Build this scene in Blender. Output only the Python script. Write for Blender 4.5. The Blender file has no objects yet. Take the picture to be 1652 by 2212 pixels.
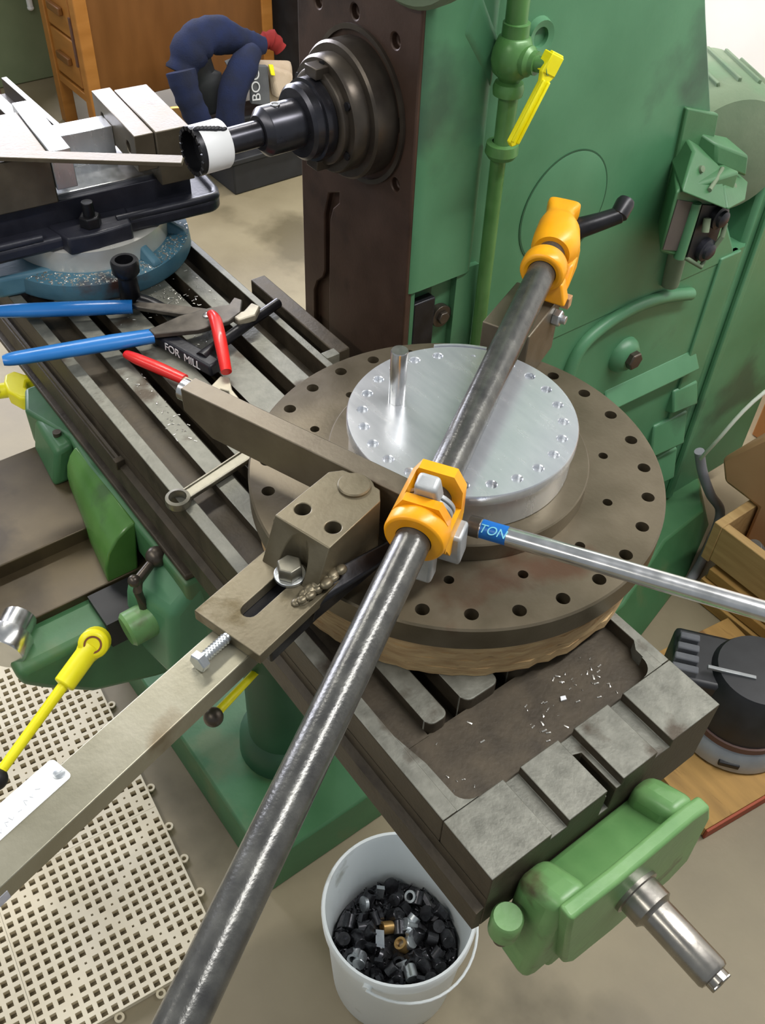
import bpy, bmesh, math, random
from mathutils import Vector, Matrix
random.seed(4)
sc = bpy.context.scene
C = sc.collection
PI = math.pi

# ------------------------------------------------------------------ camera
cd = bpy.data.cameras.new('camera')
cam = bpy.data.objects.new('camera', cd)
C.objects.link(cam)
cd.sensor_fit = 'VERTICAL'
cd.sensor_height = 24.0
cd.lens = 2046.1 * 24.0 / 2212.0
cd.clip_start = 0.02
_r = Vector((0.599, 0.800, 0.0354)); _f = Vector((-0.5442, 0.4393, -0.7148))
_f.normalize(); _r = (_r - _f * _r.dot(_f)).normalized(); _u = _r.cross(_f)
m = Matrix((( _r.x, _u.x, -_f.x, 0.1989), (_r.y, _u.y, -_f.y, -0.3013), (_r.z, _u.z, -_f.z, 1.6939), (0, 0, 0, 1)))
cam.matrix_world = m
sc.camera = cam

# ------------------------------------------------------------------ world, lights, exposure
w = bpy.data.worlds.new('world'); sc.world = w; w.use_nodes = True
bg = w.node_tree.nodes['Background']
bg.inputs[0].default_value = (0.86, 0.93, 1.0, 1)
bg.inputs[1].default_value = 0.20

def area(name, loc, rot, sx, sy, power, col):
    l = bpy.data.lights.new(name, 'AREA'); l.shape = 'RECTANGLE'; l.size = sx; l.size_y = sy
    l.energy = power; l.color = col
    o = bpy.data.objects.new(name, l); C.objects.link(o); o.location = loc; o.rotation_euler = rot
    return o
# ceiling fluorescent tubes of the workshop and the daylight of its big window on the left wall
area('ceiling_tube_light_a', (-2.1, 1.4, 2.8), (0, 0, 0), 0.16, 2.8, 42, (1.0, 0.96, 0.88))
area('ceiling_tube_light_b', (0.25, 1.6, 2.8), (0, 0, 0), 0.16, 2.8, 46, (0.98, 0.96, 0.94))
area('ceiling_tube_light_c', (-0.9, -1.6, 2.8), (0, 0, 0), 2.8, 0.16, 20, (1.0, 0.96, 0.88))
area('window_daylight', (-4.95, 0.9, 2.0), (0, -PI / 2, 0), 1.7, 3.6, 190, (0.86, 0.87, 1.0))

vs = sc.view_settings
vs.view_transform = 'Standard'; vs.look = 'None'; vs.gamma = 1.0; vs.use_curve_mapping = False
vs.exposure = 0.72

# ------------------------------------------------------------------ materials
def lin(h):
    h = h.lstrip('#'); v = [int(h[i:i + 2], 16) / 255 for i in (0, 2, 4)]
    return tuple(x / 12.92 if x <= 0.04045 else ((x + 0.055) / 1.055) ** 2.4 for x in v) + (1,)

def mat(name, a, b=None, rough=0.5, metal=0.0, scale=18, detail=4, spec=0.5, bump=0.0, bscale=120, spot=None, spots=0.62, sscale=9, rvar=0.12, coat=0.0, stretch=None, sharp=0.5):
    """principled surface: colour a mottled with b, optional worn spots of a third colour, fine relief"""
    M = bpy.data.materials.new(name); M.use_nodes = True
    nt = M.node_tree; N = nt.nodes; L = nt.links; p = N['Principled BSDF']
    tc = N.new('ShaderNodeTexCoord')
    src = tc.outputs['Object']
    if stretch:
        mp = N.new('ShaderNodeMapping'); mp.inputs['Scale'].default_value = stretch
        L.new(src, mp.inputs[0]); src = mp.outputs[0]
    nz = N.new('ShaderNodeTexNoise'); nz.inputs['Scale'].default_value = scale; nz.inputs['Detail'].default_value = detail
    L.new(src, nz.inputs['Vector'])
    rp = N.new('ShaderNodeValToRGB')
    rp.color_ramp.elements[0].position = 0.5 - sharp * 0.4; rp.color_ramp.elements[1].position = 0.5 + sharp * 0.4
    rp.color_ramp.elements[0].color = lin(a); rp.color_ramp.elements[1].color = lin(b or a)
    L.new(nz.outputs[0], rp.inputs[0]); col = rp.outputs[0]
    if spot:
        n2 = N.new('ShaderNodeTexNoise'); n2.inputs['Scale'].default_value = sscale; n2.inputs['Detail'].default_value = 6
        L.new(src, n2.inputs['Vector'])
        r2 = N.new('ShaderNodeValToRGB'); r2.color_ramp.elements[0].position = spots; r2.color_ramp.elements[1].position = spots + 0.09
        L.new(n2.outputs[0], r2.inputs[0])
        mx = N.new('ShaderNodeMix'); mx.data_type = 'RGBA'
        L.new(r2.outputs[0], mx.inputs[0]); L.new(col, mx.inputs[6]); mx.inputs[7].default_value = lin(spot)
        col = mx.outputs[2]
    L.new(col, p.inputs['Base Color'])
    p.inputs['Metallic'].default_value = metal
    p.inputs['Specular IOR Level'].default_value = spec
    p.inputs['Coat Weight'].default_value = coat
    mr = N.new('ShaderNodeMapRange'); mr.inputs[3].default_value = max(0.03, rough - rvar); mr.inputs[4].default_value = min(1, rough + rvar)
    L.new(nz.outputs[0], mr.inputs[0]); L.new(mr.outputs[0], p.inputs['Roughness'])
    if bump:
        nb = N.new('ShaderNodeTexNoise'); nb.inputs['Scale'].default_value = bscale; nb.inputs['Detail'].default_value = 5
        L.new(src, nb.inputs['Vector'])
        bp = N.new('ShaderNodeBump'); bp.inputs['Strength'].default_value = bump; bp.inputs['Distance'].default_value = 0.004
        L.new(nb.outputs[0], bp.inputs['Height']); L.new(bp.outputs[0], p.inputs['Normal'])
    return M

MT = dict(
    concrete=mat('concrete', '#7b7058', '#958a70', 0.55, 0, 3.5, 8, bump=0.12, bscale=60, spot='#665d47', spots=0.58, sscale=2.2),
    wall=mat('white_wall', '#e9e8e2', '#f3f2ee', 0.9, 0, 4),
    plaster=mat('grey_wall', '#9a9a8c', '#aaa999', 0.9, 0, 4),
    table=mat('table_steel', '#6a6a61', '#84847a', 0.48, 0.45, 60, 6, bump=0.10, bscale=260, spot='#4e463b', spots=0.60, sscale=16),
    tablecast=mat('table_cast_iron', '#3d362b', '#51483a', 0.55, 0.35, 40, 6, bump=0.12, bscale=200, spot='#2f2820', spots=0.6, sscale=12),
    plate=mat('plate_iron', '#625947', '#736957', 0.40, 0.55, 22, 6, bump=0.05, bscale=220, spot='#5f4836', spots=0.63, sscale=9),
    bar=mat('bar_steel', '#635b4d', '#766d5d', 0.42, 0.6, 26, 6, bump=0.06, bscale=240, spot='#50463a', spots=0.62, sscale=14),
    arm=mat('arm_steel', '#6a624f', '#7a725e', 0.40, 0.6, 30, 6, bump=0.06, bscale=240, spot='#564c34', spots=0.63, sscale=18),
    handle=mat('handle_steel', '#928e7a', '#a09c8a', 0.38, 0.65, 20, 5, bump=0.04, bscale=200, spot='#80755f', spots=0.63, sscale=10),
    way=mat('way_iron', '#443228', '#533f34', 0.48, 0.35, 20, 5, bump=0.05, bscale=200, spot='#33251f', spots=0.58, sscale=7),
    kneetop=mat('knee_way', '#4a402f', '#5d5139', 0.38, 0.4, 14, 6, bump=0.03, spot='#3b3222', spots=0.57, sscale=5),
    alu=mat('aluminium', '#ccd0d5', '#d8dbdf', 0.26, 0.72, 24, 4, bump=0.012, bscale=200, rvar=0.05, stretch=(1, 5, 1)),
    bright=mat('bright_steel', '#c9c9c6', '#dedede', 0.22, 0.95, 60),
    ring=mat('ring_glare_pale', '#d4d2ca', '#e2e0da', 0.32, 0.35, 20),  # bright reflection put into the ring's pale, hardly metallic colour
    panelgrey=mat('panel_grey', '#4a4440', '#585048', 0.7, 0, 20),
    zinc=mat('zinc', '#b6bcc0', '#ced2d4', 0.3, 0.85, 60),
    castzinc=mat('cast_jaw', '#a4a8aa', '#bcbfc0', 0.5, 0.5, 40, bump=0.1),
    black=mat('black_steel', '#1d1d20', '#2a2a2e', 0.35, 0.4, 40, bump=0.06),
    blackpaint=mat('black_paint', '#15161c', '#23242c', 0.40, 0.0, 30, bump=0.1, bscale=200),
    vise=mat('vise_paint', '#23242e', '#30313c', 0.40, 0.1, 30, bump=0.10, bscale=160),
    blackplastic=mat('black_plastic', '#1c1d20', '#292a2d', 0.45, 0, 30),
    arbor=mat('arbor_steel', '#3a3a40', '#4a4a50', 0.28, 0.75, 30, rvar=0.06),
    spindle=mat('spindle_steel', '#4d463f', '#5f574d', 0.35, 0.65, 30, bump=0.04),
    pipe=mat('pipe_black', '#4a4a49', '#62625e', 0.25, 0.55, 60, 6, bump=0.08, bscale=320, spot='#6e6656', spots=0.68, sscale=30, rvar=0.08),
    green=mat('green_paint', '#477a56', '#578a65', 0.42, 0, 7, 6, bump=0.05, bscale=70, spot='#40604a', spots=0.58, sscale=4),
    greenlow=mat('green_paint_low', '#386640', '#48764e', 0.46, 0, 9, 6, bump=0.08, bscale=80, spot='#58704a', spots=0.60, sscale=6),
    greenbright=mat('green_paint_worn', '#5a8850', '#7aa468', 0.38, 0, 12, 6, bump=0.10, bscale=90, spot='#57583c', spots=0.62, sscale=14),
    greenlip=mat('green_glossy', '#4a7636', '#5d8a46', 0.24, 0, 12, 6, bump=0.04, bscale=90, spot='#46643a', spots=0.6, sscale=10),
    shaft=mat('shaft_steel', '#8f8b84', '#a4a098', 0.26, 0.9, 40, bump=0.03),
    greendust=mat('green_dusty', '#5f7259', '#78856c', 0.85, 0, 10, 6, bump=0.1, bscale=120, spot='#5f7a5c', spots=0.58, sscale=6),
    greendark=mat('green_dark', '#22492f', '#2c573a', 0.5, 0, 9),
    valve=mat('valve_green', '#4b7a40', '#5e8c50', 0.32, 0.1, 30, bump=0.05),
    yellow=mat('yellow_paint', '#f0e40c', '#f8f022', 0.38, 0, 30, spot='#a08a1c', spots=0.68, sscale=40, bump=0.05),
    orange=mat('orange_paint', '#f09c0c', '#f8b018', 0.34, 0, 22, bump=0.05, spot='#d9780f', spots=0.62, sscale=12),
    blue=mat('blue_grip', '#1a6cb8', '#2a7cc8', 0.30, 0, 14, coat=0.2, spot='#25496a', spots=0.66, sscale=14),
    teal=mat('teal_paint', '#3f6d84', '#5b8698', 0.5, 0, 20, bump=0.1, spot='#5a4038', spots=0.64, sscale=10),
    red=mat('red_grip', '#d8201c', '#e02c28', 0.32, 0, 14, coat=0.2),
    pliers=mat('plier_steel', '#9a9484', '#b2ab98', 0.42, 0.5, 60, bump=0.05),
    plierdark=mat('plier_dark', '#55504a', '#6a645c', 0.4, 0.6, 60, bump=0.05),
    wrench=mat('wrench_steel', '#716e62', '#858275', 0.34, 0.7, 60, bump=0.03),
    ply=mat('plywood', '#a08058', '#c2a678', 0.75, 0, 30, 6, bump=0.25, bscale=150, stretch=(1, 1, 6), spot='#4c3b28', spots=0.66, sscale=40),
    wood=mat('desk_wood', '#6c4520', '#7d5126', 0.42, 0, 2.5, 3, bump=0.02, stretch=(1, 6, 1.5)),
    woodlight=mat('desk_wood_light', '#a0682c', '#b47a3a', 0.4, 0, 5, 5, stretch=(1, 1, 5)),
    board=mat('board_wood', '#94713a', '#b58d4e', 0.7, 0, 6, 6, bump=0.1, stretch=(1, 6, 6), spot='#7c5a30', spots=0.6, sscale=8),
    redpaint=mat('red_edge', '#8c3a20', '#a04a2c', 0.6),
    crate=mat('crate_wood', '#ab8a58', '#c0a06c', 0.7, 0, 8, 5, stretch=(1, 8, 8)),
    cardboard=mat('cardboard', '#a06a35', '#b47c44', 0.85, 0, 6, 5),
    paper=mat('brown_paper', '#a98058', '#b99068', 0.8, 0, 6, 5),
    tile=mat('cream_plastic', '#d9cdb0', '#e6dcc2', 0.5, 0, 10, 4, rvar=0.05),
    bucket=mat('white_plastic', '#e4ebec', '#eef3f4', 0.32, 0, 5, 5, spot='#b9bdb6', spots=0.64, sscale=14),
    chip=mat('metal_chip', '#b6b4ac', '#d8d6d0', 0.35, 0.8, 60),
    scrapdark=mat('scrap_dark', '#38383b', '#56565a', 0.28, 0.8, 60),
    scrapbrass=mat('scrap_brass', '#a8834c', '#bb9a64', 0.35, 0.7, 60),
    white=mat('white_tape', '#eceeee', '#f6f7f7', 0.5, 0, 8),
    whiteink=mat('white_ink', '#e0e2e6', '#eef0f2', 0.7),
    decal=mat('blue_decal', '#0d62b4', '#1470c4', 0.35, 0, 20),
    cyanink=mat('cyan_ink', '#7fd8f0', '#90e0f4', 0.5),
    sticker=mat('silver_sticker', '#a9abb8', '#c0c2cc', 0.5, 0.2, 60),
    ink=mat('grey_ink', '#5a5d68', '#6a6d78', 0.7),
    faintink=mat('faint_ink', '#bfc3c8', '#cdd0d4', 0.7),
    navy=mat('navy_cloth', '#0e162e', '#16234a', 0.9, 0, 14, 5, bump=0.3, bscale=200),
    canvas=mat('canvas', '#b9a58e', '#cbb9a4', 0.9, 0, 12, 5, bump=0.3, bscale=200),
    redcloth=mat('red_cloth', '#7c1c1c', '#942626', 0.9),
    greycloth=mat('grey_cloth', '#55575c', '#6a6c70', 0.9),
    greenpanel=mat('cabinet_green', '#6f7c5e', '#7f8a6c', 0.55, 0, 5, 5),
    darkbox=mat('dark_box', '#1f2024', '#2b2c30', 0.6),
    cable=mat('grey_cable', '#83848a', '#94959a', 0.5),
    cord=mat('white_cord', '#d6dccc', '#e2e6da', 0.5),
    darkwood=mat('dark_trim', '#5a4038', '#6a4c42', 0.6),
    rust=mat('rust', '#7a4a28', '#8c5630', 0.8),
    rubber=mat('rubber', '#121214', '#1a1a1c', 0.5),
    greyhouse=mat('grey_housing', '#8f9294', '#a6a9aa', 0.35, 0.6, 20),
    clearpail=mat('clear_pail', '#b8b4a8', '#c8c4b8', 0.4),
)

# ------------------------------------------------------------------ mesh builder
class B:
    def __init__(s, mtx=None):
        s.bm = bmesh.new(); s.mx = mtx
    def _add(s, verts, faces):
        vs_ = [s.bm.verts.new(v) for v in verts]
        for f in faces:
            try: s.bm.faces.new([vs_[i] for i in f])
            except ValueError: pass
        return s
    def box(s, x0, x1, y0, y1, z0, z1):
        v = [(x, y, z) for z in (z0, z1) for y in (y0, y1) for x in (x0, x1)]
        return s._add(v, [(0, 2, 3, 1), (4, 5, 7, 6), (0, 1, 5, 4), (2, 6, 7, 3), (0, 4, 6, 2), (1, 3, 7, 5)])
    def hexa(s, v):
        """eight corners: bottom four (ccw), top four"""
        return s._add(v, [(3, 2, 1, 0), (4, 5, 6, 7), (0, 1, 5, 4), (1, 2, 6, 5), (2, 3, 7, 6), (3, 0, 4, 7)])
    def prism(s, pts, a, b, axis='z'):
        """polygon pts extruded from a to b along axis; pts in the other two axes, cyclic order (xy, yz, xz)"""
        n = len(pts)
        f = {'z': lambda p, h: (p[0], p[1], h), 'x': lambda p, h: (h, p[0], p[1]), 'y': lambda p, h: (p[0], h, p[1])}[axis]
        v = [f(p, a) for p in pts] + [f(p, b) for p in pts]
        return s._add(v, [tuple(range(n - 1, -1, -1)), tuple(range(n, 2 * n))] + [(i, (i + 1) % n, n + (i + 1) % n, n + i) for i in range(n)])
    def lathe(s, prof, o=(0, 0, 0), ax=(0, 0, 1), seg=40):
        """profile [(r, h)] revolved about axis ax through o"""
        ax = Vector(ax).normalized(); t = Vector((0, 0, 1)) if abs(ax.z) < 0.9 else Vector((1, 0, 0))
        u = ax.cross(t).normalized(); w_ = ax.cross(u); o = Vector(o)
        rows = []
        for r, h in prof:
            if r < 1e-6: rows.append([s.bm.verts.new(o + ax * h)])
            else: rows.append([s.bm.verts.new(o + ax * h + (u * math.cos(2 * PI * k / seg) + w_ * math.sin(2 * PI * k / seg)) * r) for k in range(seg)])
        for A, Bv in zip(rows, rows[1:]):
            for k in range(seg):
                k2 = (k + 1) % seg
                q = [A[k % len(A)], A[k2 % len(A)], Bv[k2 % len(Bv)], Bv[k % len(Bv)]]
                q = list(dict.fromkeys(q))
                if len(q) >= 3:
                    try: s.bm.faces.new(q)
                    except ValueError: pass
        return s
    def cyl(s, p, q, r, r2=None, seg=24):
        p = Vector(p); q = Vector(q); h = (q - p).length
        r2 = r if r2 is None else r2
        return s.lathe([(0, 0), (r, 0), (r2, h), (0, h)], p, q - p, seg)
    def ball(s, c, r, seg=20, sq=(1, 1, 1)):
        n = 10
        prof = [(r * math.sin(PI * i / n), -r * math.cos(PI * i / n)) for i in range(n + 1)]
        k0 = len(s.bm.verts); s.lathe(prof, (0, 0, 0), (0, 0, 1), seg)
        s.bm.verts.ensure_lookup_table()
        for v in s.bm.verts[k0:]:
            v.co = Vector((v.co.x * sq[0] + c[0], v.co.y * sq[1] + c[1], v.co.z * sq[2] + c[2]))
        return s
    def tube(s, pts, r, seg=14, flat=1.0, up=(0, 0, 1), caps=True):
        """tube through pts; r one radius or a list; flat squashes along up"""
        P = [Vector(p) for p in pts]; n = len(P); rings = []
        R_ = r if isinstance(r, (list, tuple)) else [r] * n
        up = Vector(up)
        for i in range(n):
            t = (P[min(i + 1, n - 1)] - P[max(i - 1, 0)]).normalized()
            a = t.cross(up)
            if a.length < 1e-3: a = t.cross(Vector((1, 0, 0)))
            a.normalize(); b = a.cross(t).normalized()
            rings.append([s.bm.verts.new(P[i] + a * (R_[i] * math.cos(2 * PI * k / seg)) + b * (R_[i] * flat * math.sin(2 * PI * k / seg))) for k in range(seg)])
        for A, Bv in zip(rings, rings[1:]):
            for k in range(seg):
                s.bm.faces.new([A[k], A[(k + 1) % seg], Bv[(k + 1) % seg], Bv[k]])
        if caps:
            s.bm.faces.new(rings[0][::-1]); s.bm.faces.new(rings[-1])
        return s
    def hexnut(s, c, ax, ra, h, rot=0.0):
        ax = Vector(ax).normalized(); c = Vector(c)
        k0 = len(s.bm.verts)
        s.lathe([(0, 0), (ra, 0), (ra, h * 0.86), (ra * 0.88, h), (0, h)], c, ax, 6)
        if rot:
            s.bm.verts.ensure_lookup_table()
            R = Matrix.Rotation(rot, 4, ax)
            for v in s.bm.verts[k0:]: v.co = c + R @ (v.co - c)
        return s

WLOC = {}
def build(name, b, mt, parent=None, bevel=0.0, seg=2, sharp=38, label=None):
    bm = b.bm
    if b.mx is not None: bmesh.ops.transform(bm, matrix=b.mx, verts=bm.verts)
    bmesh.ops.recalc_face_normals(bm, faces=bm.faces)
    off = WLOC[parent.name] if parent is not None else Vector((0, 0, 0))
    if parent is None:
        # origin at the base of the thing
        xs = [v.co.x for v in bm.verts]; ys = [v.co.y for v in bm.verts]; zs = [v.co.z for v in bm.verts]
        off = Vector(((min(xs) + max(xs)) / 2, (min(ys) + max(ys)) / 2, min(zs)))
    for v in bm.verts: v.co -= off
    lim = math.radians(sharp)
    for f in bm.faces: f.smooth = True
    for e in bm.edges:
        if len(e.link_faces) == 2 and e.calc_face_angle(0) > lim: e.smooth = False
    me = bpy.data.meshes.new(name); bm.to_mesh(me); bm.free()
    o = bpy.data.objects.new(name, me); C.objects.link(o)
    o.data.materials.append(mt)
    if parent is None: o.location = off
    else: o.parent = parent
    WLOC[o.name] = off
    if bevel:
        md = o.modifiers.new('bevel', 'BEVEL'); md.width = bevel; md.segments = seg; md.limit_method = 'ANGLE'; md.angle_limit = math.radians(35)
    if label: o['label'] = label
    return o

def cut(o, b):
    """boolean-subtract builder b (world coordinates) from o, applied at once"""
    if b.mx is not None: bmesh.ops.transform(b.bm, matrix=b.mx, verts=b.bm.verts)
    bmesh.ops.recalc_face_normals(b.bm, faces=b.bm.faces)
    for v in b.bm.verts: v.co -= WLOC[o.name]
    me = bpy.data.meshes.new('cutter'); b.bm.to_mesh(me); b.bm.free()
    c = bpy.data.objects.new('cutter', me); C.objects.link(c)
    keep = [(md.width, md.segments) for md in o.modifiers]
    o.modifiers.clear()
    pa = o.parent; lo = o.location.copy(); o.parent = None; o.location = (0, 0, 0)
    md = o.modifiers.new('bool', 'BOOLEAN'); md.operation = 'DIFFERENCE'; md.object = c; md.solver = 'EXACT'; md.use_self = True
    dg = bpy.context.evaluated_depsgraph_get()
    nm = bpy.data.meshes.new_from_object(o.evaluated_get(dg))
    o.modifiers.clear(); old = o.data; o.data = nm; nm.name = old.name
    o.parent = pa; o.location = lo
    bpy.data.objects.remove(c); bpy.data.meshes.remove(me); bpy.data.meshes.remove(old)
    bm = bmesh.new(); bm.from_mesh(nm)
    for f in bm.faces: f.smooth = True
    for e in bm.edges:
        e.smooth = not (len(e.link_faces) == 2 and e.calc_face_angle(0) > math.radians(38))
    bm.to_mesh(nm); bm.free()
    for wd, sg in keep:
        md = o.modifiers.new('bevel', 'BEVEL'); md.width = wd; md.segments = sg; md.limit_method = 'ANGLE'; md.angle_limit = math.radians(35)
    return o

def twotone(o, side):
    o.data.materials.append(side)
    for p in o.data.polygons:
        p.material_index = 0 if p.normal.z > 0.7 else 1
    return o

def thing(name, label, cat, loc, group=None):
    o = bpy.data.objects.new(name, None); C.objects.link(o); o.location = loc
    o.empty_display_size = 0.05
    WLOC[o.name] = Vector(loc)
    return tag(o, label, cat, group)
def tag(o, label, cat, group=None):
    o['label'] = label; o['category'] = cat
    if group: o['group'] = group
    return o
def struct(o): o['kind'] = 'structure'; return o
def frame(o, x, y, z):
    x = Vector(x).normalized(); y = Vector(y); y = (y - x * y.dot(x)).normalized(); z = x.cross(y)
    return Matrix(((x.x, y.x, z.x, o[0]), (x.y, y.y, z.y, o[1]), (x.z, y.z, z.z, o[2]), (0, 0, 0, 1)))
def text(name, body, size, mtx, mt, parent, ext=0.0003, shear=0.0, space=1.0):
    cu = bpy.data.curves.new(name, 'FONT'); cu.body = body; cu.size = size; cu.extrude = ext; cu.shear = shear
    cu.align_x = 'CENTER'; cu.align_y = 'CENTER'; cu.space_character = space
    t = bpy.data.objects.new(name, cu); C.objects.link(t)
    dg = bpy.context.evaluated_depsgraph_get()
    me = bpy.data.meshes.new_from_object(t.evaluated_get(dg))
    bpy.data.objects.remove(t)
    o = bpy.data.objects.new(name, me); C.objects.link(o)
    me.materials.clear(); me.materials.append(mt)
    me.transform(Matrix.Translation(-WLOC[parent.name]) @ mtx)
    o.parent = parent; WLOC[o.name] = WLOC[parent.name]
    return o
def arc(cx, cy, r, a0, a1, n=8):
    return [(cx + r * math.cos(math.radians(a0 + (a1 - a0) * i / n)), cy + r * math.sin(math.radians(a0 + (a1 - a0) * i / n))) for i in range(n + 1)]
def rrect(x0, x1, y0, y1, r, n=5):
    return arc(x1 - r, y0 + r, r, -90, 0, n) + arc(x1 - r, y1 - r, r, 0, 90, n) + arc(x0 + r, y1 - r, r, 90, 180, n) + arc(x0 + r, y0 + r, r, 180, 270, n)
def spline(pts, k=6):
    P = [Vector(p) for p in pts]; out = []
    for i in range(len(P) - 1):
        a = P[max(i - 1, 0)]; b = P[i]; c = P[i + 1]; d = P[min(i + 2, len(P) - 1)]
        for j in range(k):
            t = j / k
            out.append(0.5 * ((2 * b) + (c - a) * t + (2 * a - 5 * b + 4 * c - d) * t * t + (3 * b - a - 3 * c + d) * t ** 3))
    return out + [P[-1]]

# ------------------------------------------------------------------ setting
struct(build('floor', B().box(-6, 3.5, -3.5, 4.5, -0.05, 0), MT['concrete']))
struct(build('wall_back', B().box(-2.6, 3.5, 2.55, 2.65, 0, 3.0), MT['wall']))
struct(build('wall_left', B().box(-5.1, -5.0, -3.5, 4.5, 0, 3.0), MT['plaster']))

# ------------------------------------------------------------------ the milling machine
ML = thing('milling_machine', 'large green horizontal milling machine whose slotted iron table carries all the tools', 'milling machine', (-0.7, 0.6, 0))
XS = -0.642                                            # side plane of the machine body
body = B().prism([(-0.88, 0.461), (-0.665, 0.461), (-0.650, 0.56), (-0.650, 1.22), (-0.70, 1.30), (-1.0, 1.30), (-1.0, 0.5)], 0.10, 0.80)
ztops = 2.2
def shell(t):                                          # plan of the body narrows upward at the rear
    return [(-0.88, 0.461), (-0.662, 0.461), (-0.648, 0.56), (-0.648, 1.19 - 0.52 * t), (-0.66, 1.205 - 0.52 * t), (-0.98, 1.205 - 0.52 * t), (-0.98, 0.5)]
levels = [0.79, 0.95, 1.10, 1.25, 1.40, 1.60, 1.80]
for z0, z1 in zip(levels, levels[1:]):
    A = shell(max(0, z0 - 0.79) ** 0.8); D = shell(max(0, z1 - 0.79) ** 0.8)
    body._add([(x, y, z0) for x, y in A] + [(x, y, z1) for x, y in D], [(i, (i + 1) % 7, 7 + (i + 1) % 7, 7 + i) for i in range(7)] + ([tuple(range(7, 14))] if z1 == levels[-1] else []))
mb = build('machine_body', body, MT['green'], ML, sharp=30)
# rounded front rib of the body, beside the brown slideway
rib = B().prism([(-0.70, 0.4112), (-0.6448, 0.4112), (-0.6448, 0.405), (-0.643, 0.408), (-0.642, 0.42), (-0.642, 0.500)] + arc(-0.662, 0.502, 0.02, 0, 70, 5) + [(-0.70, 0.53)], 0.99, 1.8)
build('front_rib', rib, MT['green'], ML)
for ya, yb in ((0.4112, 0.416), (0.492, 0.53)):
    build('rib_foot', B().prism([(-0.70, ya), (-0.646, ya), (-0.644, yb), (-0.70, yb)], 0.1, 0.995), MT['green'], ML)
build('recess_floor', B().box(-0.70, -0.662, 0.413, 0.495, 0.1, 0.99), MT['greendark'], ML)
build('slide_rail', B().box(-0.665, -0.648, 0.420, 0.458, 0.1, 0.965), MT['black'], ML, 0.002)
g = B().cyl((-0.662, 0.475, 0.925), (-0.650, 0.475, 0.925), 0.017); g.hexnut((-0.650, 0.475, 0.925), (1, 0, 0), 0.010, 0.006)
build('lock_nut', g, MT['spindle'], ML, 0.001)
# raised diagonal swell on the side
build('body_swell', B().hexa([(-0.66, 0.44, 1.31), (-0.66, 0.47, 1.40), (-0.66, 0.53, 1.29), (-0.66, 0.52, 1.22), (-0.640, 0.46, 1.31), (-0.640, 0.475, 1.36), (-0.638, 0.515, 1.29), (-0.640, 0.512, 1.24)]), MT['green'], ML, 0.008, 3)
# brown slideway face
wf = build('slideway', B().box(-0.893, -0.645, 0.40, 0.411, 0.1, 1.8), MT['way'], ML, 0.002)
build('slideway_core', B().box(-0.890, -0.701, 0.4111, 0.4605, 0.1, 1.8), MT['way'], ML)
cu = B()
for hx, hz in ((-0.769, 1.309), (-0.678, 1.133), (-0.679, 1.208), (-0.846, 1.30), (-0.69, 1.30)): cu.cyl((hx, 0.39, hz), (hx, 0.4098, hz), 0.0085, seg=16)
cu.prism([(-0.836, 1.02), (-0.836, 0.93), (-0.842, 0.915), (-0.858, 0.90), (-0.866, 0.88), (-0.866, 0.70), (-0.826, 0.70), (-0.826, 0.90), (-0.822, 1.02), (-0.815, 1.04), (-0.800, 1.055), (-0.80, 1.07), (-0.825, 1.058)], 0.385, 0.4095, 'y')
cut(wf, cu)
# spindle nose
SX, SZ = -0.757, 1.203
sp = B().lathe([(0.094, 0), (0.094, 0.004), (0.088, 0.004), (0.088, -0.002), (0.081, -0.002), (0.081, 0.030), (0.078, 0.033), (0.069, 0.033), (0.069, 0.050), (0.066, 0.054), (0, 0.054)], (SX, 0.400, SZ), (0, -1, 0), 64)
sn = build('spindle_flange', sp, MT['spindle'], ML)
sp = B().lathe([(0.056, 0), (0.056, 0.008), (0.052, 0.010), (0, 0.010)], (SX, 0.3465, SZ), (0, -1, 0), 48)
sp.box(SX - 0.012, SX + 0.012, 0.328, 0.347, SZ + 0.049, SZ + 0.062); sp.box(SX - 0.012, SX + 0.012, 0.328, 0.347, SZ - 0.062, SZ - 0.049)
build('drive_key_ring', sp, MT['spindle'], ML, 0.001)
for k in range(6):
    a = PI / 6 + k * PI / 3
    build('flange_screw', B().cyl((SX + 0.060 * math.cos(a), 0.347, SZ + 0.060 * math.sin(a)), (SX + 0.060 * math.cos(a), 0.3435, SZ + 0.060 * math.sin(a)), 0.005, seg=12), MT['black'], ML)
# pale cover rim at the top edge of the frame
build('overarm_cover', B().lathe([(0, 0), (0.075, 0), (0.08, -0.006), (0.08, -0.03), (0, -0.03)], (-0.655, 0.385, 1.425), (0.2, -1, 0), 40), MT['greendust'], ML)
# round cover with a seam on the machine side
rcv = build('round_cover', B().lathe([(0, -0.003), (0.084, -0.003), (0.084, 0.0008), (0.082, 0.0012), (0, 0.0012)], (-0.6475, 0.690, 1.030), (1, 0, 0), 72), MT['green'], ML)
build('cover_seam', B().lathe([(0.0841, -0.001), (0.0841, 0.0006), (0.0866, 0.0006), (0.0866, -0.001)], (-0.6475, 0.690, 1.030), (1, 0, 0), 72), MT['greendark'], rcv)
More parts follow.
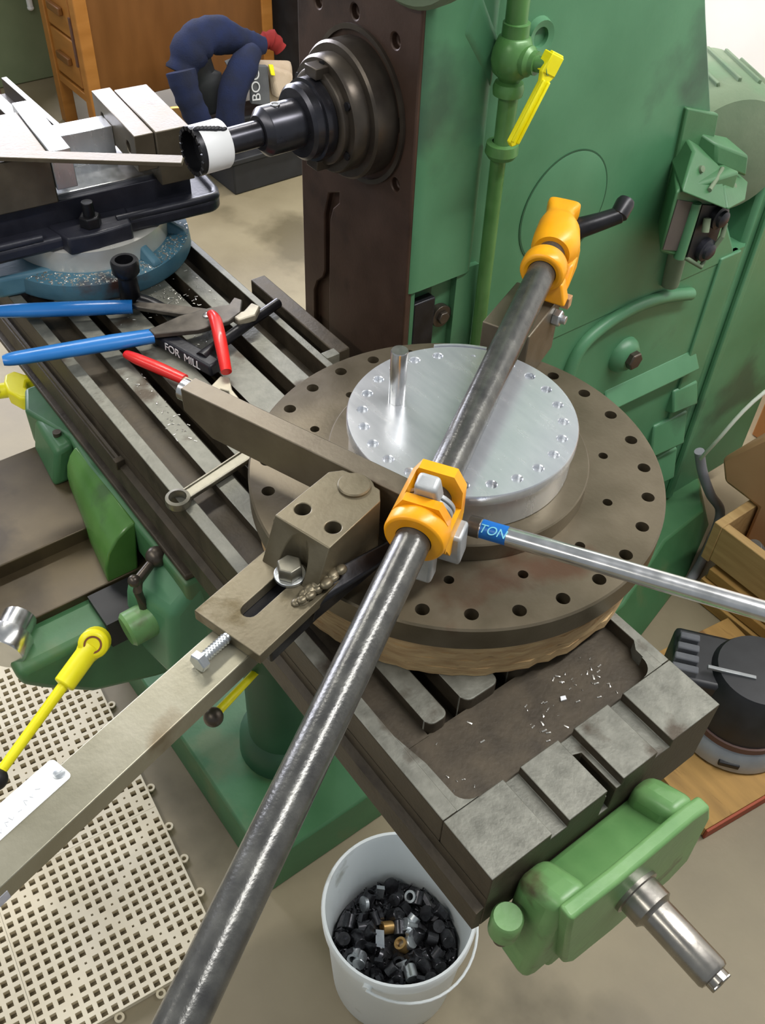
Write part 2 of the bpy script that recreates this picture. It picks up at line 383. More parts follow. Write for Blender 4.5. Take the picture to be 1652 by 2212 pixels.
# coolant pipe, ball valve and yellow lever
pv = B().cyl((-0.617, 0.515, 1.29), (-0.617, 0.510, 1.80), 0.013)
pv.cyl((-0.617, 0.518, 1.245), (-0.617, 0.519, 1.165), 0.012)
pv.cyl((-0.624, 0.521, 1.175), (-0.640, 0.545, 0.62), 0.010)
pp = build('coolant_pipe', pv, MT['valve'], ML)
v = B().lathe([(0.012, 0.058), (0.016, 0.056), (0.016, 0.042), (0.019, 0.040), (0.024, 0.026), (0.025, 0.015), (0.022, 0.002), (0.015, -0.004), (0.012, -0.008), (0.017, -0.010), (0.019, -0.016), (0.018, -0.024), (0.012, -0.026)], (-0.617, 0.516, 1.265), (0, 0, 1), 28)
v.lathe([(0.016, 0), (0.017, 0.012), (0.013, 0.016), (0.013, 0.022), (0.009, 0.022), (0.009, 0.040), (0, 0.040)], (-0.605, 0.518, 1.284), (1, 0.25, 0.05), 20)
build('valve_body', v, MT['valve'], ML)
build('pipe_union', B().lathe([(0.013, 0.010), (0.020, 0.008), (0.021, -0.004), (0.017, -0.010), (0.010, -0.011)], (-0.619, 0.520, 1.172), (0, 0, 1), 24), MT['valve'], ML)
HL = frame((-0.568, 0.530, 1.287), (-0.005, -0.040, -0.080), (1, 0.0, 0), None)
hv = B(HL); hv.prism([(-0.014, -0.010), (0.010, -0.012), (0.020, -0.006), (0.092, -0.007), (0.096, 0), (0.092, 0.007), (0.020, 0.006), (0.010, 0.012), (-0.014, 0.010)], -0.003, 0.003, 'y')
hv.box(-0.012, 0.010, -0.010, 0.004, -0.011, 0.011)
hv.box(0.016, 0.090, 0.003, 0.0065, -0.0065, -0.0035); hv.box(0.016, 0.090, 0.003, 0.0065, 0.0035, 0.0065)
build('valve_lever', hv, MT['yellow'], ML, 0.0012, label='yellow painted lever of the green ball valve')
build('hose_socket', B().lathe([(0.012, -0.01), (0.012, 0.006), (0.020, 0.008), (0.023, 0)], (-0.648, 0.585, 1.285), (1, 0, 0), 24), MT['green'], ML)
# curved half-round bead and bosses of the lower side cover
bead = spline([(-0.645, 0.775, 0.62), (-0.645, 0.780, 0.70), (-0.645, 0.800, 0.748), (-0.645, 0.85, 0.772), (-0.645, 0.92, 0.780), (-0.645, 1.00, 0.772), (-0.645, 1.08, 0.750)], 6)
build('cover_bead', B().tube(bead, 0.012), MT['green'], ML)
build('rib', B().hexa([(-0.655, 0.90, 0.535), (-0.655, 1.17, 0.530), (-0.655, 1.17, 0.590), (-0.655, 0.90, 0.60), (-0.630, 0.905, 0.56), (-0.625, 1.165, 0.555), (-0.650, 1.165, 0.59), (-0.650, 0.905, 0.60)]), MT['green'], ML, 0.004)
for (y0, y1, z0, z1) in ((1.10, 1.20, 0.33, 0.42), (1.10, 1.21, 0.22, 0.31), (1.13, 1.20, 0.44, 0.50)):
    build('boss_pad', B().hexa([(-0.655, y0, z0), (-0.655, y1, z0), (-0.655, y1, z1), (-0.655, y0, z1), (-0.630, y0, z0 + 0.01), (-0.622, y1, z0 + 0.01), (-0.640, y1, z1), (-0.645, y0, z1)]), MT['green'], ML, 0.004)
b_ = B().lathe([(0.036, 0), (0.034, 0.010), (0.026, 0.020), (0.020, 0.024), (0, 0.024)], (-0.652, 0.928, 0.674), (1, 0, 0), 32)
build('oil_boss', b_, MT['green'], ML)
build('oil_plug', B().hexnut((-0.632, 0.928, 0.676), (1, 0, 0), 0.018, 0.016), MT['spindle'], ML, 0.001)
build('seam_cover', B().box(-0.66, -0.644, 1.145, 1.205, 0.12, 0.80), MT['green'], ML, 0.003)
# rear belt cover and motor
build('rear_cover', B().prism([(1.225, 0.10), (1.55, 0.10), (1.55, 0.55), (1.36, 0.93), (1.225, 0.93)], -0.98, -0.655, 'x'), MT['green'], ML, 0.01)
build('cover_handle_bar', B().box(-0.656, -0.643, 1.25, 1.27, 0.12, 0.90), MT['green'], ML, 0.004)
mo = B().lathe([(0, 0), (0.06, 0.0), (0.098, 0.012), (0.112, 0.035), (0.112, 0.20), (0.09, 0.23), (0, 0.23)], (-0.665, 1.12, 0.985), (-0.85, 0.45, 0), 48)
mt_ = build('drive_motor', mo, MT['greendust'], ML)
for k in range(7):
    a = math.radians(35 + k * 19)
    build('cooling_rib', B(frame((-0.665, 1.12, 0.985), (-0.85, 0.45, 0), (0.45 * math.cos(a), 0.85 * math.cos(a), math.sin(a)), None)).box(0.05, 0.19, 0.108, 0.118, -0.003, 0.003), MT['greendust'], mt_, 0.0015)
tag(build('orange_box', B().box(-1.38, -0.95, 2.2, 2.5, 0.0, 0.605), MT['cardboard'], bevel=0.004), 'orange-brown carton by the white wall, just showing behind the motor', 'box')

# start/stop box
bx0 = build('switch_box', B()._add([(x, y if x > -0.6 else y * 0.5 + 0.5, z) for x in (-0.65, -0.582) for y, z in [(0.856, 0.936), (0.905, 0.913), (0.918, 0.905), (0.956, 0.884), (0.998, 0.915), (1.01, 0.93), (1.01, 1.03), (0.856, 1.04)]], [tuple(range(7, -1, -1)), tuple(range(8, 16))] + [(i, (i + 1) % 8, 8 + (i + 1) % 8, 8 + i) for i in range(8)]), MT['greenlow'], ML, 0.005)
build('box_backplate', B().hexa([(-0.652, 0.93, 0.95), (-0.652, 1.03, 0.92), (-0.652, 1.00, 1.10), (-0.652, 0.915, 1.128), (-0.641, 0.93, 0.95), (-0.641, 1.03, 0.92), (-0.641, 1.00, 1.10), (-0.641, 0.915, 1.128)]), MT['greenlow'], ML, 0.003)
build('box_hood', B().hexa([(-0.65, 0.92, 1.040), (-0.575, 0.858, 1.040), (-0.545, 0.948, 0.998), (-0.65, 0.96, 1.01), (-0.65, 0.94, 1.078), (-0.612, 0.918, 1.074), (-0.605, 0.992, 1.030), (-0.65, 0.99, 1.05)]), MT['greenlow'], bx0, 0.004)
build('box_hood', B().hexa([(-0.65, 0.948, 0.998), (-0.545, 0.950, 0.997), (-0.568, 1.030, 0.980), (-0.65, 1.03, 0.98), (-0.65, 0.99, 1.035), (-0.605, 0.993, 1.029), (-0.600, 1.075, 0.986), (-0.65, 1.075, 1.00)]), MT['greenlow'], bx0, 0.004)
build('hood_rib', B().tube([(-0.602, 0.990, 1.031), (-0.586, 0.958, 1.030), (-0.572, 0.925, 1.026)], 0.0035), MT['greendust'], bx0)
for px_, yy, zz in ((-0.598, 0.926, 1.048), (-0.590, 1.014, 1.000)): build('hood_screw', B().lathe([(0.006, 0), (0.005, 0.005), (0, 0.006)], (px_, yy, zz), (0.8, 0, 0.5), 12), MT['greendust'], bx0)
build('box_cap', B().hexa([(-0.65, 0.965, 1.03), (-0.612, 0.985, 1.035), (-0.598, 1.06, 1.00), (-0.65, 1.06, 1.00), (-0.65, 0.965, 1.080), (-0.618, 0.982, 1.066), (-0.602, 1.055, 1.035), (-0.65, 1.05, 1.05)]), MT['greenlow'], bx0, 0.004)
build('rating_plate', B().hexa([(-0.583, 0.861, 0.942), (-0.583, 0.898, 0.928), (-0.5805, 0.898, 0.928), (-0.5805, 0.861, 0.942), (-0.583, 0.864, 1.024), (-0.583, 0.905, 1.008), (-0.5805, 0.905, 1.008), (-0.5805, 0.864, 1.024)]), MT['panelgrey'], bx0, label='dull worn plate')
build('corner_bead', B().tube([(-0.580, 0.912, 1.006), (-0.578, 0.906, 0.914)], 0.009), MT['green'], bx0)
build('button_panel', B().prism([(0.925, 1.000), (0.925, 0.905), (0.956, 0.890), (0.995, 0.918), (0.995, 0.985), (0.955, 0.990)], -0.5815, -0.576, 'x'), MT['rubber'], bx0)
for yy, zz in ((0.972, 0.968), (0.962, 0.914)):
    build('push_button', B().lathe([(0.019, 0), (0.019, 0.010), (0.014, 0.012), (0.013, 0.017), (0.008, 0.020), (0, 0.020)], (-0.577, yy, zz), (1, 0, 0), 24), MT['blackpaint'], bx0)
build('button_lever', B().tube([(-0.566, 0.988, 0.955), (-0.562, 0.984, 0.935), (-0.566, 0.978, 0.915)], 0.004), MT['greendust'], bx0)
build('panel_tongue', B().tube([(-0.572, 0.942, 0.975), (-0.566, 0.938, 0.955)], 0.006), MT['greendust'], bx0)
build('lower_lip', B().tube([(-0.580, 0.925, 0.908), (-0.566, 0.956, 0.887), (-0.580, 0.993, 0.908)], 0.004), MT['greendust'], bx0)
build('conduit', B().cyl((-0.635, 0.985, 0.92), (-0.642, 1.00, 0.80), 0.016), MT['greendust'], ML)

# base casting
bs2 = B()
bot = [(-1.05, 0.0), (-0.444, 0.0), (-0.444, 0.60), (-0.445, 0.98), (-0.505, 1.21), (-0.585, 1.385), (-0.66, 1.44), (-1.05, 1.44)]
top_ = [(-1.05, 0.004), (-0.446, 0.004), (-0.446, 0.60), (-0.485, 0.93), (-0.560, 1.15), (-0.572, 1.30), (-0.65, 1.38), (-1.05, 1.38)]
n = len(bot)
bs2._add([(x, y, 0) for x, y in bot] + [(x, y, 0.112) for x, y in top_], [tuple(range(n - 1, -1, -1)), tuple(range(n, 2 * n))] + [(i, (i + 1) % n, n + (i + 1) % n, n + i) for i in range(n)])
build('machine_base', bs2, MT['greenlow'], ML, 0.005)
build('screw_housing', B().lathe([(0.085, 0), (0.082, 0.04), (0.065, 0.06), (0.062, 0.30), (0.070, 0.31), (0.070, 0.36)], (-0.63, 0.16, 0.11), (0, 0, 1), 32), MT['greendark'], ML)

# knee (bracket under the table) with its slideways
kn = B().prism([(-0.23, 0.690), (0.40, 0.690), (0.40, 0.46), (0.05, 0.50), (-0.06, 0.535), (-0.15, 0.575), (-0.205, 0.63), (-0.23, 0.66)], -0.90, -0.600, 'x')
knee = build('knee', kn, MT['greenlow'], ML, 0.012, 3)
build('knee_slideway', B().box(-0.95, -0.750, -0.62, 0.40, 0.70, 0.724), MT['kneetop'], ML, 0.002)
build('knee_ledge', B().prism([(-0.46, 0.686), (0.10, 0.686), (0.10, 0.702), (-0.46, 0.702)], -0.765, -0.660, 'x'), MT['kneetop'], ML, 0.002)
build('knee_front_block', B().box(-0.98, -0.67, -0.62, -0.215, 0.672, 0.699), MT['kneetop'], ML, 0.004)
build('knee_shaft', B().lathe([(0, 0), (0.028, 0), (0.030, 0.003), (0.030, 0.03), (0.022, 0.032), (0.022, 0.06)], (-0.632, -0.235, 0.70), (-0.6, 0.6, 0), 24), MT['bright'], ML)
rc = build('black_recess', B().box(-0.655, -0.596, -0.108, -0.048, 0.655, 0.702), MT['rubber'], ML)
# saddle apron
sa = B().prism([(-1.01, -0.03), (-0.96, -0.050), (-0.87, -0.022), (-0.80, -0.026), (-0.53, -0.020), (-0.53, 0.2), (-1.01, 0.2)], 0.722, 0.786)
build('saddle', sa, MT['greenlow'], ML, 0.006, 3)
build('saddle_strip', B().box(-1.30, -0.535, -0.016, 0.02, 0.786, 0.795), MT['tablecast'], ML, 0.002)
sb = B(); nseg = 10
prof = [(-0.020, 0.786), (-0.032, 0.783), (-0.050, 0.772), (-0.066, 0.752), (-0.074, 0.728), (-0.075, 0.70), (-0.03, 0.70)]
n7 = len(prof)
pa = [(-0.845, -0.020 + (y + 0.020) * 0.45, 0.786 + (z - 0.786) * 0.75) for y, z in prof]
pm = [(-0.74, -0.020 + (y + 0.020) * 0.80, z) for y, z in prof]
pz = [(-0.662, y, z) for y, z in prof]
sb._add(pa + pm + pz, [tuple(range(n7 - 1, -1, -1)), tuple(range(2 * n7, 3 * n7))] + [(j * n7 + i, j * n7 + (i + 1) % n7, (j + 1) * n7 + (i + 1) % n7, (j + 1) * n7 + i) for j in (0, 1) for i in range(n7)])
build('saddle_lip', sb, MT['greenlip'], ML, 0.005, 3)
build('saddle_wedge', B().hexa([(-0.95, -0.055, 0.722), (-0.85, -0.066, 0.722), (-0.85, -0.02, 0.722), (-0.95, -0.02, 0.722), (-0.94, -0.045, 0.782), (-0.855, -0.048, 0.780), (-0.855, -0.02, 0.785), (-0.94, -0.02, 0.785)]), MT['greenlow'], ML, 0.008, 3)
build('saddle_bolt', B().cyl((-0.885, -0.032, 0.780), (-0.885, -0.032, 0.789), 0.006), MT['spindle'], ML)
build('saddle_foot', B().hexa([(-0.62, -0.082, 0.64), (-0.525, -0.060, 0.62), (-0.525, 0.01, 0.64), (-0.62, 0.01, 0.66), (-0.615, -0.070, 0.742), (-0.53, -0.045, 0.742), (-0.53, 0.01, 0.786), (-0.615, 0.0, 0.786)]), MT['green'], ML, 0.012, 3)
build('clamp_boss', B().lathe([(0, 0.0), (0.020, 0), (0.024, 0.004), (0.024, 0.05), (0, 0.05)], (-0.575, -0.092, 0.700), (0, 1, 0.05), 28), MT['greenbright'], ML)
bl = B().tube([(-0.578, -0.060, 0.715), (-0.578, -0.064, 0.760), (-0.580, -0.060, 0.775), (-0.598, -0.030, 0.775)], [0.007, 0.006, 0.007, 0.006])
cl = build('clamp_lever', bl, MT['spindle'], ML)
build('lever_ball', B().ball((-0.600, -0.024, 0.778), 0.0140), MT['spindle'], cl)
build('lever_ball', B().ball((-0.576, -0.066, 0.782), 0.0082), MT['spindle'], cl)
# yellow levers on the knee and saddle
def yellow_lever(hub, tip, ax, r=0.007):
    hb = B().lathe([(0, 0), (0.016, 0), (0.019, 0.004), (0.019, 0.030), (0.014, 0.034), (0, 0.034)], Vector(hub) - Vector(ax).normalized() * 0.017, ax, 24)
    d = (Vector(tip) - Vector(hub)).normalized()
    hb.lathe([(0.017, 0), (0.0135, 0.012), (0.0135, 0.055), (0.007, 0.057)], Vector(hub) + d * 0.008, d, 20)
    h = build('yellow_lever', hb, MT['yellow'], ML, 0.0015)
    build('lever_rod', B().cyl(Vector(hub) + d * 0.06, tip, r, r * 0.9, 16), MT['yellow'], h)
    return h, d
h, d = yellow_lever((-0.572, -0.134, 0.712), (-0.500, -0.296, 0.664), (0.7, -0.35, 0.75))
build('lever_knob', B().ball((-0.496, -0.304, 0.661), 0.014), MT['rubber'], h, label='black ball knob')
build('hub_stain', B().lathe([(0.0088, 0), (0.0088, 0.0006), (0.0112, 0.0006), (0.0112, 0)], Vector((-0.572, -0.134, 0.712)) + Vector((0.7, -0.35, 0.75)).normalized() * 0.017, (0.7, -0.35, 0.75), 24), MT['rust'], h)
ub = frame((-1.035, -0.030, 0.758), (1, 0.1, 0), (0, 1, 0), None)
yl = B(ub).prism([(-0.040, 0.012), (-0.022, 0.020), (-0.012, 0.030), (0.000, 0.028), (-0.004, 0.014), (0.008, 0.006), (0.028, 0.008), (0.040, 0.012), (0.042, 0.000), (0.026, -0.014), (0.000, -0.020), (-0.024, -0.014), (-0.040, -0.004)], -0.010, 0.016)
h2 = build('yellow_lever', yl, MT['yellow'], ML, 0.004, 3)
build('lever_rod', B().cyl((-1.055, -0.040, 0.758), (-1.12, -0.20, 0.752), 0.012, 0.011), MT['yellow'], h2)
h3 = build('yellow_lever', B().cyl((-0.62, 0.135, 0.405), (-0.557, 0.008, 0.443), 0.006, 0.007), MT['yellow'], ML)
build('lever_ball', B().ball((-0.55, -0.004, 0.447), 0.0155), MT['spindle'], h3)

# ------------------------------------------------------------------ table of the machine
X0, XP, XE = -1.85, -0.148, -0.066
tb = B().box(X0, XE + 0.001, 0.001, 0.3015, 0.800, 0.858)
tb.box(X0, XE - 0.3, 0.301, 0.312, 0.800, 0.880)
tb.box(X0, XP, 0.016, 0.0505, 0.858, 0.8845)                     # front gutter floor
tb.box(X0, XP, 0.258, 0.292, 0.858, 0.868)                       # back gutter floor
tb.box(XP - 0.002, XE + 0.002, 0.016, 0.292, 0.858, 0.8835)      # pocket floor
table = build('table', tb, MT['tablecast'], ML, 0.0)
front = B().prism([(-0.0005, 0.860), (-0.0005, 0.842), (-0.009, 0.839), (-0.010, 0.806), (-0.0005, 0.799), (-0.0002, 0.799), (-0.0002, 0.86)], X0, -0.0005, 'x')
front.prism([(0.0, 0.842), (-0.0075, 0.840), (-0.0075, 0.846), (-0.004, 0.848), (0.0, 0.846)], X0, -0.72, 'x')
build('table_front_ledge', front, MT['tablecast'], table, 0.0012)
build('front_stop', B().box(-0.722, -0.712, -0.013, 0.0, 0.836, 0.850), MT['tablecast'], table, 0.001)
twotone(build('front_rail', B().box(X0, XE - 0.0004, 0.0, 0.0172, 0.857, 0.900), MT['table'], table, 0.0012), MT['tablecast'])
build('front_rail_lip', B().prism([(-0.16, 0.0168), (-0.0665, 0.0168), (-0.0665, 0.025), (-0.12, 0.0235)], 0.857, 0.8998), MT['table'], table)
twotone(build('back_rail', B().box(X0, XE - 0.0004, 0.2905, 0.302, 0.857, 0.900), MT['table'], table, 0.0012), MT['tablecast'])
for cy_, sg in ((0.042, -1), (0.263, 1)):
    twotone(build('pocket_corner', B().prism([(XE - 0.0004, cy_ + sg * 0.0235), (XE - 0.0004, cy_)] + arc(XE - 0.0184, cy_, 0.018, 0, sg * 90, 6) + [(XE - 0.0184, cy_ + sg * 0.0235)], 0.857, 0.8997), MT['table'], table), MT['tablecast'])
build('back_rail_lip', B().prism([(-0.105, 0.291), (-0.095, 0.283), (-0.0665, 0.281), (-0.0665, 0.291)], 0.857, 0.8998), MT['table'], table)
def pad(y0, y1):
    r = min(0.010, (y1 - y0) * 0.35)
    pts = [(X0, y0), (XP - r, y0)] + arc(XP - r, y0 + r, r, -90, 0, 5) + arc(XP - r, y1 - r, r, 0, 90, 5) + [(X0, y1)]
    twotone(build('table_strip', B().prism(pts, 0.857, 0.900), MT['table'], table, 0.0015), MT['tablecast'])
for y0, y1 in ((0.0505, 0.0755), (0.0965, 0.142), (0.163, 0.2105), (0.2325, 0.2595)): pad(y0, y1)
# end block with three shallow slots
eb = build('table_end', B().box(XE, 0, 0.0, 0.302, 0.802, 0.900), MT['table'], table, 0.0015)
cu = B()
for y0, y1 in ((0.0715, 0.0925), (0.142, 0.1632), (0.2105, 0.2318)): cu.box(XE - 0.01, 0.01, y0, y1, 0.8885, 0.95)
cu.prism([(-0.050, 0.1465)] + [(-0.046, 0.144), (0.01, 0.144), (0.01, 0.157), (-0.046, 0.157)], 0.85, 0.90)
cut(eb, cu)
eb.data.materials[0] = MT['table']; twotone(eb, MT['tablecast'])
rnd = random.Random(8)
back = B().box(-0.93, -0.70, 0.325, 0.350, 0.840, 0.892)
build('back_block', back, MT['tablecast'], ML, 0.002)
build('back_dog', B().box(-0.705, -0.690, 0.303, 0.325, 0.875, 0.8985), MT['table'], ML, 0.001)
# end bracket with the feed-screw shaft
br = thing('end_bracket', 'x', 'x', (0.03, 0.13, 0.72)); del br['label']; del br['category']
br.parent = ML; br.location = Vector((0.03, 0.13, 0.72)) - WLOC[ML.name]
fl_ = B().prism([(0.036, 0.888), (0.100, 0.878), (0.20, 0.880), (0.225, 0.872), (0.243, 0.830), (0.255, 0.72), (0.23, 0.70), (0.14, 0.70), (0.080, 0.712), (0.065, 0.735), (0.044, 0.84)], 0.046, 0.062, 'x')
flo = build('flange', fl_, MT['greenbright'], br, 0.004, 3)
for y0, y1 in ((0.024, 0.080), (0.172, 0.222)):
    lobe = B().hexa([(0.001, y0 + 0.004, 0.72), (0.050, y0, 0.72), (0.050, y1, 0.72), (0.001, y1 - 0.004, 0.72), (0.001, y0 + 0.008, 0.866), (0.050, y0 + 0.012, 0.882), (0.050, y1 - 0.002, 0.880), (0.001, y1 - 0.010, 0.866)])
    build('bracket_lobe', lobe, MT['greenbright'], br, 0.012, 3)
build('bracket_web', B().hexa([(0.001, 0.06, 0.70), (0.050, 0.06, 0.70), (0.050, 0.20, 0.70), (0.001, 0.20, 0.70), (0.001, 0.06, 0.838), (0.050, 0.06, 0.858), (0.050, 0.20, 0.858), (0.001, 0.20, 0.838)]), MT['greenbright'], br, 0.006, 3)
build('bracket_ear', B().lathe([(0, 0), (0.013, 0), (0.015, -0.004), (0.015, -0.03), (0, -0.03)], (0.018, 0.012, 0.842), (0, 0, 1), 24), MT['greenbright'], br)
build('ear_bolt', B().cyl((0.018, 0.012, 0.815), (0.018, 0.012, 0.790), 0.008), MT['spindle'], br)
sh = B().lathe([(0.026, 0), (0.026, 0.004), (0.0225, 0.005), (0.0225, 0.024), (0.019, 0.026), (0.017, 0.028), (0.017, 0.094), (0.0155, 0.097), (0.0115, 0.098), (0.0115, 0.104), (0, 0.105)], (0.062, 0.143, 0.800), (1, 0, 0), 40)
build('feed_shaft', sh, MT['shaft'], br)
kb = B().box(0.155, 0.168, 0.1315, 0.1545, 0.7965, 0.8035); kb.box(0.155, 0.168, 0.1395, 0.1465, 0.788, 0.812)
build('shaft_dog', kb, MT['shaft'], br, 0.001)

# ------------------------------------------------------------------ round drilled plate on its plywood disc
CX, CY = -0.3566, 0.2494
PL = thing('drilled_plate', 'wide brown iron disc with two rings of drilled holes, lying on a plywood disc', 'plate', (CX, CY, 0.949))
pl = build('disc', B().lathe([(0, 0), (0.2285, 0), (0.2305, 0.002), (0.2305, 0.029), (0.2285, 0.031), (0, 0.031)], (CX, CY, 0.949), (0, 0, 1), 128), MT['plate'], PL)
cu = B()
for k in range(28):
    a = math.radians(2.5 + 360 / 28 * k); cu.cyl((CX + 0.2108 * math.cos(a), CY + 0.2108 * math.sin(a), 0.955), (CX + 0.2108 * math.cos(a), CY + 0.2108 * math.sin(a), 0.99), 0.0072, seg=20)
for k in range(14):
    a = math.radians(8.9 + 360 / 14 * k); cu.cyl((CX + 0.169 * math.cos(a), CY + 0.169 * math.sin(a), 0.955), (CX + 0.169 * math.cos(a), CY + 0.169 * math.sin(a), 0.99), 0.0054, seg=16)
cut(pl, cu)
build('hub', B().lathe([(0, 0), (0.143, 0), (0.143, 0.021), (0.1415, 0.0225), (0, 0.0225)], (CX, CY, 0.9805), (0, 0, 1), 96), MT['plate'], PL)
pw = B(); seg = 120
for z0, z1, jit in ((0.9005, 0.9125, 0.0018), (0.9125, 0.925, 0.001), (0.925, 0.937, 0.002), (0.937, 0.9485, 0.001)):
    pts = [((0.2175 + rnd.uniform(-jit, jit)) * math.cos(2 * PI * k / seg) - 0.351, (0.2175 + rnd.uniform(-jit, jit)) * math.sin(2 * PI * k / seg) + 0.243) for k in range(seg)]
    pw.prism(pts, z0, z1)
tag(build('plywood_disc', pw, MT['ply']), 'rough sawn plywood disc between the brown iron plate and the machine table', 'plywood')
# bright disc with a ring of blind holes
AD = thing('aluminium_disc', 'bright aluminium disc with a ring of small round holes, in the middle of the plate', 'disc', (CX, CY, 1.003))
ad = build('face', B().lathe([(0, 0.0), (0.1195, 0.0), (0.1205, 0.001), (0.1205, 0.034), (0.1232, 0.036), (0.1232, 0.0465), (0.1222, 0.048), (0, 0.048)], (CX, CY, 1.003), (0, 0, 1), 128), MT['alu'], AD)
cu = B()
for k in range(24):
    a = math.radians(5.2 + 15 * k)
    if k in (9,): continue
    if k == 8: a += math.radians(8)
    c_ = (CX + 0.1066 * math.cos(a), CY + 0.1066 * math.sin(a))
    cu.lathe([(0, -0.0050), (0.0052, -0.0050), (0.0054, -0.0008), (0.0064, 0.0002), (0.0064, 0.004), (0, 0.004)] if k != 8 else [(0, -0.001), (0.003, -0.001), (0.003, 0.004), (0, 0.004)], (c_[0], c_[1], 1.051), (0, 0, 1), 18)
cut(ad, cu)
bt = B()
for k in range(14):
    a0 = math.radians(127 + k * 2); a1 = math.radians(129 + k * 2)
    q = [(CX + r * math.cos(a), CY + r * math.sin(a), z) for z in (1.030, 1.0525) for (r, a) in ((0.1236, a0), (0.1265, a0), (0.1265, a1), (0.1236, a1))]
    bt.hexa(q)
build('edge_strip', bt, MT['alu'], AD)
tag(build('steel_pin', B().lathe([(0, 0), (0.0092, 0), (0.0092, 0.064), (0.0085, 0.0655), (0, 0.0655)], (-0.416, 0.207, 1.0512), (0, 0, 1), 32), MT['bright']), 'short bright round pin standing upright on the aluminium disc', 'pin')

# ------------------------------------------------------------------ square bar lying against the disc
th = math.radians(19.9); bd = Vector((math.cos(th), math.sin(th), 0)); bn = Vector((-math.sin(th), math.cos(th), 0))
BZ0, BZ1 = 1.008, 1.0595
q0 = Vector((-0.5555, 0.0215, 0))
BM = frame((q0.x, q0.y, 0), bd, bn, None)
SB = thing('square_bar', 'thick brown rectangular steel bar laid across the plate with a turned bright end', 'bar', (q0.x + 0.1, q0.y + 0.05, BZ0))
build('bar', B(BM).prism([(0.002, BZ1), (0.282, BZ1), (0.282, BZ0), (0.040, BZ0), (0.002, BZ1 - 0.030)], 0.0, 0.0238, 'y'), MT['bar'], SB, 0.0012)
build('turned_end', B(BM).lathe([(0, 0), (0.011, 0), (0.0122, 0.001), (0.0122, 0.010), (0.010, 0.012)], (-0.008, 0.013, BZ1 - 0.0135), (1, 0, 0), 32), MT['bright'], SB, label='bright turned steel end')

# ------------------------------------------------------------------ swing arm with its long handle
th = math.radians(105.8); ad_ = Vector((math.cos(th), math.sin(th), 0)); an = Vector((math.sin(th), -math.cos(th), 0))
P0 = Vector((-0.322, 0.083, 0))
AM = frame((P0.x, P0.y, 0), ad_, -an, None)               # local x along the arm, local y to the left
SA = thing('bending_arm', 'long flat steel bending arm with bolted slotted head and white taped handle', 'bending arm', (P0.x, P0.y, 0.983))
def Y(n_): return -n_
hd = [(-0.0985, -0.0325)] + [(0.000, -0.0315), (0.012, -0.0215)] + arc(-0.003, 0.0, 0.0215, -45, 45, 6) + [(0.011, 0.0225), (0.000, 0.0315), (-0.0985, 0.0325)]
hb = B(AM)
nb_ = len(hd)
low = [(x, y, 0.9835) for x, y in hd]; top = [((-0.076 if x < -0.09 else x), y, 1.066) for x, y in hd]
mid = [(x, y, 1.018) for x, y in hd]
hb._add(low + mid + top, [tuple(range(nb_ - 1, -1, -1)), tuple(range(2 * nb_, 3 * nb_))] + [(i, (i + 1) % nb_, nb_ + (i + 1) % nb_, nb_ + i) for i in range(nb_)] + [(nb_ + i, nb_ + (i + 1) % nb_, 2 * nb_ + (i + 1) % nb_, 2 * nb_ + i) for i in range(nb_)])
head = build('head_block', hb, MT['arm'], SA, 0.001)
cu = B(AM)
for nn in (-0.018, 0.0185): cu.cyl((-0.054, Y(nn), 1.02), (-0.054, Y(nn), 1.08), 0.0078)
cu.cyl((-0.092, Y(0.001), 1.0212), (-0.092, Y(0.001), 1.10), 0.0152, seg=32)
cut(head, cu)
slab = build('slotted_plate', B(AM).box(-0.179, -0.070, -0.0395, 0.0395, 1.0085, 1.021), MT['arm'], SA, 0.0008)
cu = B(AM); sl = arc(-0.147, 0.0015, 0.0082, 90, 270, 8) + arc(-0.092, 0.0015, 0.0082, -90, 90, 8)
cu.prism(sl, 1.00, 1.03)
cut(slab, cu)
build('pivot_pin', B(AM).lathe([(0.0160, 0), (0.0160, 0.0022), (0.0148, 0.0034), (0, 0.0036)], (0, 0, 1.066), (0, 0, 1), 40), MT['arm'], SA)
bo = B(AM).lathe([(0, 0), (0.0150, 0), (0.0150, 0.0035), (0.0, 0.0035)], (-0.0945, 0.0, 1.0212), (0, 0, 1), 36)
bw = build('washer', bo, MT['zinc'], SA, 0.0005)
hx = B(AM); hx.hexnut((-0.0945, 0.0, 1.0247), (0, 0, 1), 0.0125, 0.0135, 0.35); build('hex_bolt', hx, MT['wrench'], SA, 0.0006)
lo = B(AM).prism([(-0.16, -0.030), (-0.05, -0.040), (0.02, -0.036), (0.02, 0.036), (-0.06, 0.044), (-0.16, 0.034)], 0.930, 0.9455)
build('lower_strap', B(AM).prism([(-0.160, -0.034), (-0.072, -0.034), (-0.072, 0.036), (-0.160, 0.036)], 0.984, 1.0085), MT['black'], SA, 0.002)
wl = B(AM)
rw = random.Random(3)
for i in range(26):
    t = i / 25
    wl.ball((-0.112 + 0.045 * t + rw.uniform(-.004, .004), Y(0.026 + 0.012 * t) + rw.uniform(-.003, .003), 1.021 + 0.010 * t + rw.uniform(-.001, .002)), rw.uniform(0.0035, 0.006), 10, (1.3, 1.0, 0.7))
build('weld_bead', wl, MT['arm'], SA, label='lumpy welded seam')
